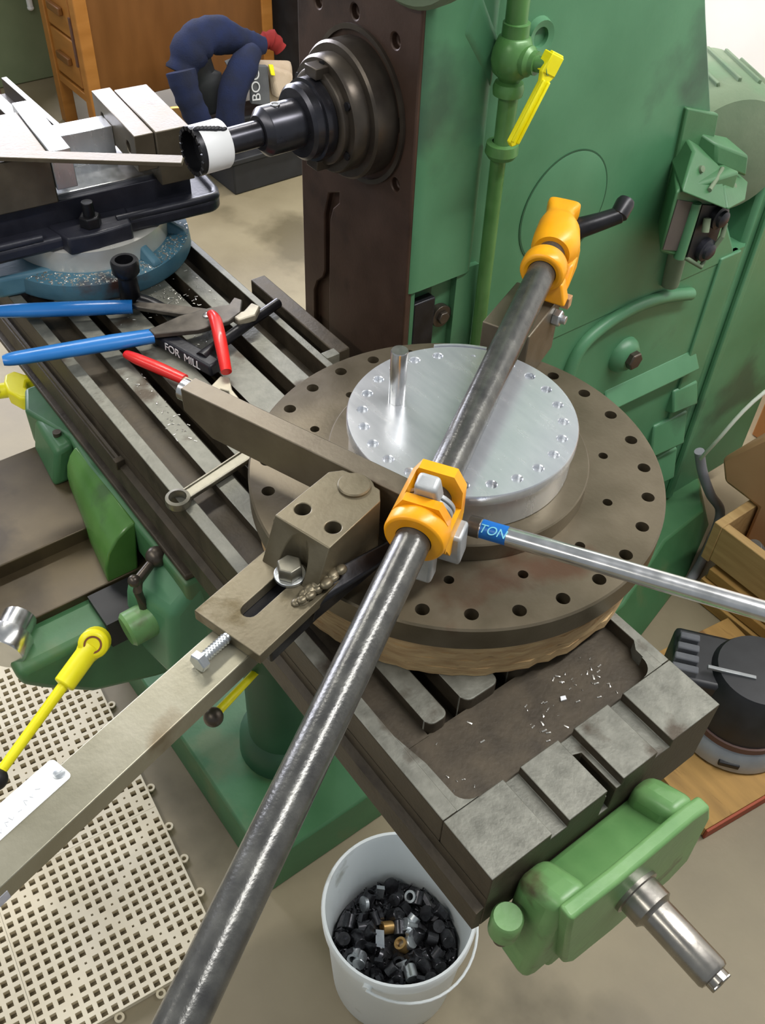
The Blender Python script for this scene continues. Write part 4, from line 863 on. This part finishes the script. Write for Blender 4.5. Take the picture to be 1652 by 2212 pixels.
for i in range(4):
    for j in range(3):
        u_, v_ = -i * 0.3055, -j * 0.3055
        o = bpy.data.objects.new('mat_tile', TME); C.objects.link(o)
        o.location = (-0.567 + u_ * ca - v_ * sa_, -0.252 + u_ * sa_ + v_ * ca, 0.0005); o.rotation_euler = (0, 0, rt)
        tag(o, 'cream perforated floor tile %s, %s' % (names_i[i], names_j[j]), 'floor tile', 'cream perforated floor tiles')
        if j == 0:
            for k in range(4):
                l = bpy.data.objects.new('edge_loop', LME); C.objects.link(l); l.parent = o; l.location = (-0.107 + 0.0715 * k, 0.1515, 0)
        if i == 0:
            for k in range(4):
                l = bpy.data.objects.new('edge_loop', LME); C.objects.link(l); l.parent = o; l.location = (0.1515, -0.107 + 0.0715 * k, 0); l.rotation_euler = (0, 0, -PI / 2)

# ------------------------------------------------------------------ bucket of scrap
BX, BY, BR, BH = -0.213, 0.103, 0.117, 0.265
BK = thing('plastic_bucket', 'white plastic bucket half full of metal scraps beneath the table end', 'bucket', (BX, BY, 0))
build('shell', B().lathe([(0, 0.002), (0.098, 0.002), (0.101, 0.006), (0.112, BH - 0.03), (0.117, BH - 0.028), (0.118, BH - 0.004), (0.116, BH), (0.112, BH - 0.001), (0.1105, BH - 0.01), (0.098, 0.008), (0, 0.008)], (BX, BY, 0), (0, 0, 1), 72), MT['bucket'], BK)
bh = [(BX + 0.124 * math.cos(a), BY + 0.124 * math.sin(a), BH - 0.02 - 0.050 * math.sin((a - math.radians(-60)) / math.radians(180) * PI)) for a in [math.radians(-60 + 180 * k / 24) for k in range(25)]]
build('wire_handle', B().tube(bh, 0.0022, 8), MT['bucket'], BK)
for a in (-60, 120): build('handle_lug', B().cyl((BX + 0.113 * math.cos(math.radians(a)), BY + 0.113 * math.sin(math.radians(a)), BH - 0.02), (BX + 0.123 * math.cos(math.radians(a)), BY + 0.123 * math.sin(math.radians(a)), BH - 0.02), 0.007, seg=12), MT['bucket'], BK)
# heap under the visible scraps
hp = B(); rr = random.Random(21)
hp.lathe([(0.0985, 0.095), (0.0985, 0.112), (0.06, 0.118), (0, 0.121)], (BX, BY, 0), (0, 0, 1), 40)
for i in range(600):
    a = rr.uniform(0, 2 * PI); r = 0.096 * math.sqrt(rr.random()); p = Vector((BX + r * math.cos(a), BY + r * math.sin(a), 0.117 + rr.uniform(0, 0.004)))
    d_ = Vector((rr.uniform(-1, 1), rr.uniform(-1, 1), rr.uniform(-.3, .6))).normalized() * rr.uniform(0.003, 0.008); e_ = d_.cross(Vector((0, 0, 1))).normalized() * 0.0014
    hp._add([p - d_ - e_, p + d_ - e_, p + d_ + e_, p - d_ + e_, p + Vector((0, 0, 0.003))], [(3, 2, 1, 0), (0, 1, 4), (1, 2, 4), (2, 3, 4), (3, 0, 4)])
ho2 = build('swarf', hp, MT['scrapdark'], None); ho2['kind'] = 'stuff'; ho2['label'] = 'dark swarf and chips filling the white bucket'; ho2['category'] = 'swarf'
def slug_mesh(kind):
    b = B()
    if kind == 0: b.lathe([(0, 0), (0.0098, 0), (0.0105, 0.001), (0.0105, 0.021), (0.0098, 0.022), (0, 0.022)], (0, 0, -0.011), (0, 0, 1), 20)
    elif kind == 1: b.lathe([(0.0062, 0), (0.0102, 0), (0.0102, 0.018), (0.0062, 0.018), (0.0062, 0)], (0, 0, -0.009), (0, 0, 1), 20)
    elif kind == 2: b.lathe([(0, 0), (0.0125, 0), (0.0125, 0.006), (0, 0.006)], (0, 0, -0.003), (0, 0, 1), 20)
    else: b.prism([(-0.014, -0.006), (0.012, -0.008), (0.015, 0.005), (-0.010, 0.008)], -0.003, 0.004)
    bmesh.ops.recalc_face_normals(b.bm, faces=b.bm.faces)
    for f in b.bm.faces: f.smooth = True
    for e in b.bm.edges:
        if len(e.link_faces) == 2 and e.calc_face_angle(0) > 0.6: e.smooth = False
    me = bpy.data.meshes.new(('metal_slug', 'metal_ring', 'metal_coin', 'metal_offcut')[kind]); b.bm.to_mesh(me); b.bm.free(); return me
SM = {}
placed = []
for i in range(64):
    kind = (0, 0, 1, 2, 3, 0, 1, 3)[i % 8]
    mt = 'zinc' if i % 5 == 2 else ('scrapbrass' if i in (14, 30) else 'scrapdark')
    if (kind, mt) not in SM:
        SM[(kind, mt)] = slug_mesh(kind); SM[(kind, mt)].materials.append(MT[mt])
    for tries in range(60):
        a = rr.uniform(0, 2 * PI); r = 0.086 * math.sqrt(rr.random()); x, y = BX + r * math.cos(a), BY + r * math.sin(a)
        if all((x - px) ** 2 + (y - py) ** 2 > 0.0205 ** 2 for px, py in placed): break
    placed.append((x, y))
    nm = ('metal_slug', 'metal_ring', 'metal_coin', 'metal_offcut')[kind]
    o = bpy.data.objects.new(nm, SM[(kind, mt)]); C.objects.link(o)
    o.location = (x, y, 0.130 + rr.uniform(0, 0.004)); o.rotation_euler = (rr.uniform(-1.3, 1.3), rr.uniform(-1.3, 1.3), rr.uniform(0, 6))
    lab = {'metal_slug': 'round drilled slug', 'metal_ring': 'short ring offcut', 'metal_coin': 'thin round blank', 'metal_offcut': 'flat ragged offcut'}[nm]
    colr = {'zinc': 'bright', 'scrapbrass': 'brass coloured', 'scrapdark': 'dark oily'}[mt]
    qv = Vector((x - BX, y - BY)); rgt = qv.dot(Vector((0.60, 0.80))); upw = qv.dot(Vector((-0.78, 0.63))); ang = math.degrees(math.atan2(upw, rgt)) % 360
    clock = 'three two one twelve eleven ten nine eight seven six five four'.split()[int(((ang + 15) % 360) // 30)]
    ring = ('near the centre', 'a third out', 'midway', 'near the wall', 'touching the wall')[sum(qv.length > t for t in (0.03, 0.05, 0.066, 0.078))]
    tag(o, '%s %s in the bucket, %s at %s o\'clock' % (colr, lab, ring, clock), 'scrap', '%s %ss in the bucket' % (colr, lab))

# ------------------------------------------------------------------ right of the machine: cord, hose, crate, boxes, boards, motor
tag(build('white_cord', B().tube(spline([(-0.605, 1.262, 0.275), (-0.55, 1.19, 0.40), (-0.515, 1.24, 0.535), (-0.45, 1.40, 0.66)], 6), 0.0042, 10), MT['cord']), 'thin white cord slanting up to the right from the machine foot', 'cord')
tag(build('grey_hose', B().tube(spline([(-0.618, 1.268, 0.285), (-0.604, 1.290, 0.22), (-0.585, 1.330, 0.140), (-0.566, 1.372, 0.075), (-0.545, 1.345, 0.018), (-0.500, 1.235, 0.012), (-0.478, 1.16, 0.012)], 6), 0.0115, 14), MT['cable']), 'thick grey hose running down over the green machine foot', 'hose')
PS = thing('plywood_stack', 'x', 'x', (0, 1.2, 0)); bpy.data.objects.remove(PS)
labs = ['bottom board of the low stack under the wooden crate', 'middle board of the low stack under the wooden crate', 'top board of the low stack under the wooden crate']
for k in range(3):
    tag(build('plywood_sheet', B().box(-0.462 + 0.006 * k, 0.6, 1.165 + 0.008 * k, 1.75, 0.001 + 0.033 * k, 0.031 + 0.033 * k), MT['board'], bevel=0.002), labs[k], 'board', 'boards under the crate')
CR = thing('wooden_crate', 'shallow open wooden crate of metal odds and ends on the board stack', 'crate', (-0.1, 1.4, 0.101))
build('bottom_panel', B().box(-0.463, 0.55, 1.200, 1.70, 0.101, 0.110), MT['crate'], CR, 0.001)
build('front_panel', B().box(-0.463, 0.55, 1.190, 1.212, 0.110, 0.215), MT['crate'], CR, 0.002)
build('side_panel', B().box(-0.485, -0.463, 1.190, 1.70, 0.101, 0.215), MT['crate'], CR, 0.002)
build('back_panel', B().box(-0.463, 0.55, 1.70, 1.72, 0.101, 0.26), MT['crate'], CR, 0.002)
rr = random.Random(33)
for k in range(5):
    cx_, cy_ = -0.405 + 0.045 * (k % 5) + rr.uniform(-.008, .008), 1.245 + 0.075 * (k // 5) + rr.uniform(-.01, .01)
    b = B(Matrix.Translation((cx_, cy_, 0.155)) @ Matrix.Rotation(rr.uniform(-1, 1), 4, 'X') @ Matrix.Rotation(rr.uniform(-1, 1), 4, 'Y'))
    if k % 3 == 0: b.lathe([(0.014, 0), (0.026, 0), (0.026, 0.02), (0.014, 0.02), (0.014, 0)], (0, 0, -0.01), (0, 0, 1), 24)
    elif k % 3 == 1: b.cyl((0, 0, -0.03), (0, 0, 0.03), 0.014, 0.018, 18)
    else: b.prism([(-0.03, -0.012), (0.03, -0.018), (0.034, 0.016), (-0.024, 0.014)], -0.01, 0.012)
    nm, lb_ = (('bearing_ring', 'steel ring'), ('steel_stub', 'round steel stub'), ('steel_offcut', 'flat steel offcut'))[k % 3]
    mt = ('greyhouse', 'scrapdark', 'zinc')[(k // 2) % 3]
    col_ = {'greyhouse': 'grey', 'scrapdark': 'dark', 'zinc': 'bright'}[mt]
    tag(build(nm, b, MT[mt], bevel=0.001), '%s %s lying in the wooden crate, %s' % (col_, lb_, ('at its left corner', 'along its front', 'towards its middle')[min(2, k % 5)] + (', back row' if k > 4 else '')), 'metal part', 'metal parts in the crate')
fp_ = B().prism([(-0.456, 0.1112), (-0.458, 0.2185), (-0.552, 0.222), (-0.578, 0.275), (-0.555, 0.315), (-0.505, 0.395), (-0.10, 0.46), (0.10, 0.46), (0.10, 0.1112)], 1.30, 1.46, 'y')
tag(build('paper_sack', fp_, MT['paper'], bevel=0.010), 'folded brown paper sack standing in the back of the wooden crate', 'sack')
tag(build('cardboard_box', B().box(-0.745, 0.1, 1.76, 2.15, 0.001, 0.46), MT['cardboard'], bevel=0.004), 'large orange-brown cardboard carton behind the paper sack', 'box')
WBM = Matrix.Translation((-0.055, 0.72, 0)) @ Matrix.Rotation(math.radians(-8), 4, 'Z')
WB = thing('wood_board', 'stained plywood board with a red painted edge on the floor under the motor', 'board', (-0.2, 0.9, 0))
build('top', B(WBM).box(-0.36, 0.0, 0.0, 0.395, 0.004, 0.030), MT['board'], WB, 0.001)
build('red_edge', B(WBM).box(0.0005, 0.006, 0.0, 0.395, 0.002, 0.030), MT['redpaint'], WB, 0.001)
# black electric motor with a grey flange lying on the board
MO = thing('black_motor', 'black finned electric motor with a grey cast flange resting on the board', 'motor', (-0.19, 0.95, 0.03))
MOM = Matrix.Translation((-0.175, 0.945, 0.0305)) @ Matrix.Rotation(math.radians(38), 4, 'Z')
build('flange', B(MOM).lathe([(0, 0), (0.110, 0), (0.118, 0.006), (0.112, 0.036), (0.098, 0.050), (0, 0.050)], (0, 0, 0), (0, 0, 1), 48), MT['greyhouse'], MO, label='grey cast flange')
build('dark_slot', B(MOM).box(-0.030, 0.010, -0.1175, -0.105, 0.016, 0.028), MT['rubber'], MO, 0.002)
build('rim', B(MOM).lathe([(0.098, 0), (0.104, 0.003), (0.104, 0.018), (0.096, 0.020)], (0, 0, 0.050), (0, 0, 1), 48), MT['darkwood'], MO)
build('housing', B(MOM).lathe([(0.10, 0), (0.10, 0.03), (0.094, 0.10), (0.080, 0.125), (0, 0.130)], (0, 0, 0.065), (0, 0, 1), 40), MT['blackplastic'], MO, label='black housing')
build('terminal_box', B(MOM).box(-0.16, -0.02, -0.055, 0.075, 0.05, 0.175), MT['blackplastic'], MO, 0.01)
for k in range(4):
    build('cooling_fin', B(MOM).box(-0.165 + 0.004 * k, -0.115, -0.045 + k * 0.026, -0.029 + k * 0.026, 0.10, 0.192), MT['greycloth'], MO, 0.003)
build('metal_trim', B(MOM).box(-0.100, -0.010, -0.030, -0.022, 0.190, 0.1965), MT['greyhouse'], MO, 0.001)
build('knob', B(MOM).lathe([(0.02, 0), (0.02, 0.012), (0.014, 0.016), (0, 0.016)], (0.045, 0.0, 0.192), (0, 0, 1), 20), MT['blackplastic'], MO)

# ------------------------------------------------------------------ far left: desk, cabinet, bags, pails, box
DK = thing('wooden_desk', 'old orange-brown wooden desk with drawers standing behind the vise', 'desk', (-3.45, 1.4, 0))
build('side_panel', B().box(-3.31, -3.29, 1.05, 1.81, 0.17, 0.74), MT['wood'], DK, 0.004)
for yy in (1.01, 1.77): build('leg', B().box(-3.335, -3.285, yy, yy + 0.05, 0.0, 0.74), MT['woodlight'], DK, 0.004)
for yy in (1.01, 1.77): build('leg', B().box(-3.64, -3.59, yy, yy + 0.05, 0.0, 0.74), MT['woodlight'], DK, 0.004)
build('carcass', B().box(-3.60, -3.31, 1.04, 1.80, 0.18, 0.74), MT['wood'], DK, 0.004)
build('top', B().box(-4.04, -3.25, 0.97, 1.86, 0.74, 0.775), MT['woodlight'], DK, 0.006)
build('bottom_rail', B().box(-3.60, -3.33, 1.015, 1.04, 0.17, 0.20), MT['woodlight'], DK, 0.003)
for z0, z1 in ((0.21, 0.375), (0.385, 0.55), (0.56, 0.72)):
    dr = build('drawer', B().box(-3.588, -3.365, 1.018, 1.042, z0, z1), MT['woodlight'], DK, 0.005)
    build('drawer_pull', B().box(-3.53, -3.42, 1.000, 1.018, (z0 + z1) / 2 - 0.014, (z0 + z1) / 2 + 0.014), MT['wood'], dr, 0.004)
build('dark_slot', B().box(-3.352, -3.340, 1.006, 1.012, 0.30, 0.47), MT['darkwood'], DK)
tag(build('green_cabinet', B().box(-4.7, -4.06, 0.2, 1.35, 0.0, 1.2), MT['greenpanel'], bevel=0.006), 'dull green sheet metal cabinet left of the wooden desk', 'cabinet')
PT = thing('glue_bottle', 'white bottle with blue cap in front of the green cabinet', 'bottle', (-3.78, 1.07, 0.3)); bpy.data.objects.remove(PT)
tag(build('dark_post', B(Matrix.Translation((-3.72, 0.78, 0)) ).box(-0.03, 0.03, -0.03, 0.03, 0, 0.30), MT['darkwood'], bevel=0.003), 'dark reddish post at the left edge beside the green cabinet', 'post')
PA = thing('clear_pail', 'pale translucent pail under the desk behind the vise jaw', 'pail', (-3.42, 1.20, 0))
build('shell', B().lathe([(0, 0), (0.085, 0), (0.095, 0.15), (0.099, 0.152), (0.099, 0.16), (0.092, 0.16), (0.08, 0.01), (0, 0.01)], (-3.42, 1.20, 0), (0, 0, 1), 32), MT['clearpail'], PA)
CN = thing('paint_can', 'blue paint can with a shiny metal lid beside the jeans', 'paint can', (-3.03, 1.235, 0))
build('body', B().lathe([(0, 0), (0.082, 0), (0.082, 0.18), (0, 0.18)], (-3.03, 1.235, 0), (0, 0, 1), 36), MT['navy'], CN)
build('lid', B().lathe([(0.084, -0.006), (0.084, 0.004), (0.078, 0.006), (0.072, 0.0), (0.068, 0.003), (0, 0.003)], (-3.03, 1.235, 0.18), (0, 0, 1), 36), MT['scrapbrass'], CN)
# blue overalls hung over a dark crate
def cloth(b, pts, r, flat=0.6, k=6, wob=0.15, seed=1):
    q = random.Random(seed); P = spline(pts, k); rs = []
    for i in range(len(P)):
        t = i / (len(P) - 1) * (len(r) - 1); j = min(int(t), len(r) - 2); rs.append((r[j] + (r[j + 1] - r[j]) * (t - j)) * (1 + q.uniform(-wob, wob)))
    return b.tube(P, rs, 16, flat, up=(1, -0.6, 0.3))
OV = thing('blue_overalls', 'dark blue work overalls slumped over a black box with the legs hanging', 'overalls', (-2.9, 1.42, 0.12))
build('torso', cloth(B(), [(-2.86, 1.185, 0.40), (-2.87, 1.24, 0.47), (-2.87, 1.31, 0.50), (-2.87, 1.39, 0.475), (-2.86, 1.46, 0.445), (-2.86, 1.52, 0.43)], [0.05, 0.065, 0.062, 0.055, 0.045, 0.03], 0.75, seed=2, wob=0.10), MT['navy'], OV)
build('trouser_leg', cloth(B(), [(-2.81, 1.16, 0.43), (-2.79, 1.165, 0.36), (-2.78, 1.195, 0.26), (-2.77, 1.225, 0.165)], [0.052, 0.047, 0.044, 0.040], 0.7, seed=3, wob=0.06), MT['navy'], OV)
build('trouser_leg', cloth(B(), [(-2.81, 1.455, 0.445), (-2.78, 1.395, 0.42), (-2.765, 1.325, 0.335), (-2.755, 1.295, 0.18)], [0.028, 0.048, 0.052, 0.046], 0.7, seed=4, wob=0.06), MT['navy'], OV)
build('dark_gap_fill', cloth(B(), [(-2.88, 1.24, 0.42), (-2.87, 1.27, 0.34), (-2.85, 1.29, 0.25)], [0.06, 0.075, 0.055], 0.5, seed=6), MT['darkbox'], OV)  # dark shape added to fill and darken the gap between the legs
build('pale_label', B().hexa([(-2.812, 1.345, 0.395), (-2.806, 1.345, 0.395), (-2.806, 1.365, 0.42), (-2.812, 1.365, 0.42), (-2.822, 1.335, 0.425), (-2.816, 1.335, 0.425), (-2.816, 1.41, 0.437), (-2.822, 1.41, 0.437)]), MT['greycloth'], OV)
BC = thing('black_crate', 'low black box on the floor under the blue overalls', 'box', (-2.82, 1.5, 0))
build('body', B().box(-2.92, -2.70, 1.27, 1.66, 0.0, 0.115), MT['darkbox'], BC, 0.006)
build('lid', B().box(-2.94, -2.69, 1.25, 1.68, 0.1155, 0.135), MT['darkbox'], BC, 0.004)
tag(build('tool_case', B().box(-2.95, -2.825, 1.26, 1.68, 0.1358, 0.214), MT['darkbox'], bevel=0.008), 'black case on top of the low black box behind the overalls', 'case')
CB = thing('canvas_bag', 'tan canvas bag with printed letters beside the blue overalls', 'bag', (-2.86, 1.56, 0.215))
cbo = build('bag_body', B().hexa([(-2.93, 1.50, 0.2145), (-2.835, 1.515, 0.2145), (-2.835, 1.62, 0.225), (-2.93, 1.67, 0.2145), (-2.90, 1.48, 0.385), (-2.86, 1.48, 0.375), (-2.855, 1.63, 0.33), (-2.90, 1.66, 0.35)]), MT['canvas'], CB, 0.02, 3)
build('bag_flap', B().hexa([(-2.835, 1.52, 0.262), (-2.80, 1.53, 0.255), (-2.80, 1.60, 0.285), (-2.84, 1.60, 0.29), (-2.845, 1.515, 0.375), (-2.825, 1.52, 0.37), (-2.82, 1.615, 0.325), (-2.85, 1.62, 0.33)]), MT['canvas'], CB, 0.012, 3)
gp = build('grey_panel', B().hexa([(-2.825, 1.425, 0.262), (-2.812, 1.425, 0.260), (-2.812, 1.505, 0.235), (-2.83, 1.51, 0.235), (-2.85, 1.445, 0.385), (-2.835, 1.445, 0.385), (-2.83, 1.515, 0.37), (-2.85, 1.515, 0.37)]), MT['greycloth'], CB, 0.004)
text('lettering', 'BOC', 0.050, frame((-2.818, 1.453, 0.318), (-0.21, 0.12, 0.97), (0, -1, 0.12), None), MT['whiteink'], CB, 0.0006)
build('yellow_tag', B().hexa([(-2.815, 1.512, 0.345), (-2.808, 1.512, 0.345), (-2.808, 1.530, 0.340), (-2.815, 1.530, 0.340), (-2.828, 1.512, 0.378), (-2.820, 1.512, 0.378), (-2.820, 1.530, 0.374), (-2.828, 1.530, 0.374)]), MT['yellow'], CB, 0.002)
tag(build('red_cloth', cloth(B(), [(-2.91, 1.535, 0.425), (-2.91, 1.58, 0.425), (-2.905, 1.615, 0.385)], [0.022, 0.032, 0.025], 0.6, seed=9), MT['redcloth']), 'dark red cloth crumpled on top of the canvas bag', 'cloth')
tag(build('hanging_brush', B().cyl((-4.05, 1.115, 0.30), (-4.05, 1.115, 0.36), 0.012).ball((-4.05, 1.115, 0.292), 0.014, 12, (1, 1, 0.8)), MT['white']), 'small white handled brush hanging on the green cabinet', 'brush')
DC = thing('dark_cupboard', 'tall dark grey cupboard right of the desk behind the machine face', 'cupboard', (-3.2, 2.1, 0))
build('carcass', B().box(-3.45, -3.05, 1.87, 2.4, 0.0, 1.1), MT['darkbox'], DC, 0.006)
build('door', B().box(-3.048, -3.035, 1.88, 2.39, 0.03, 1.08), MT['darkbox'], DC, 0.003)
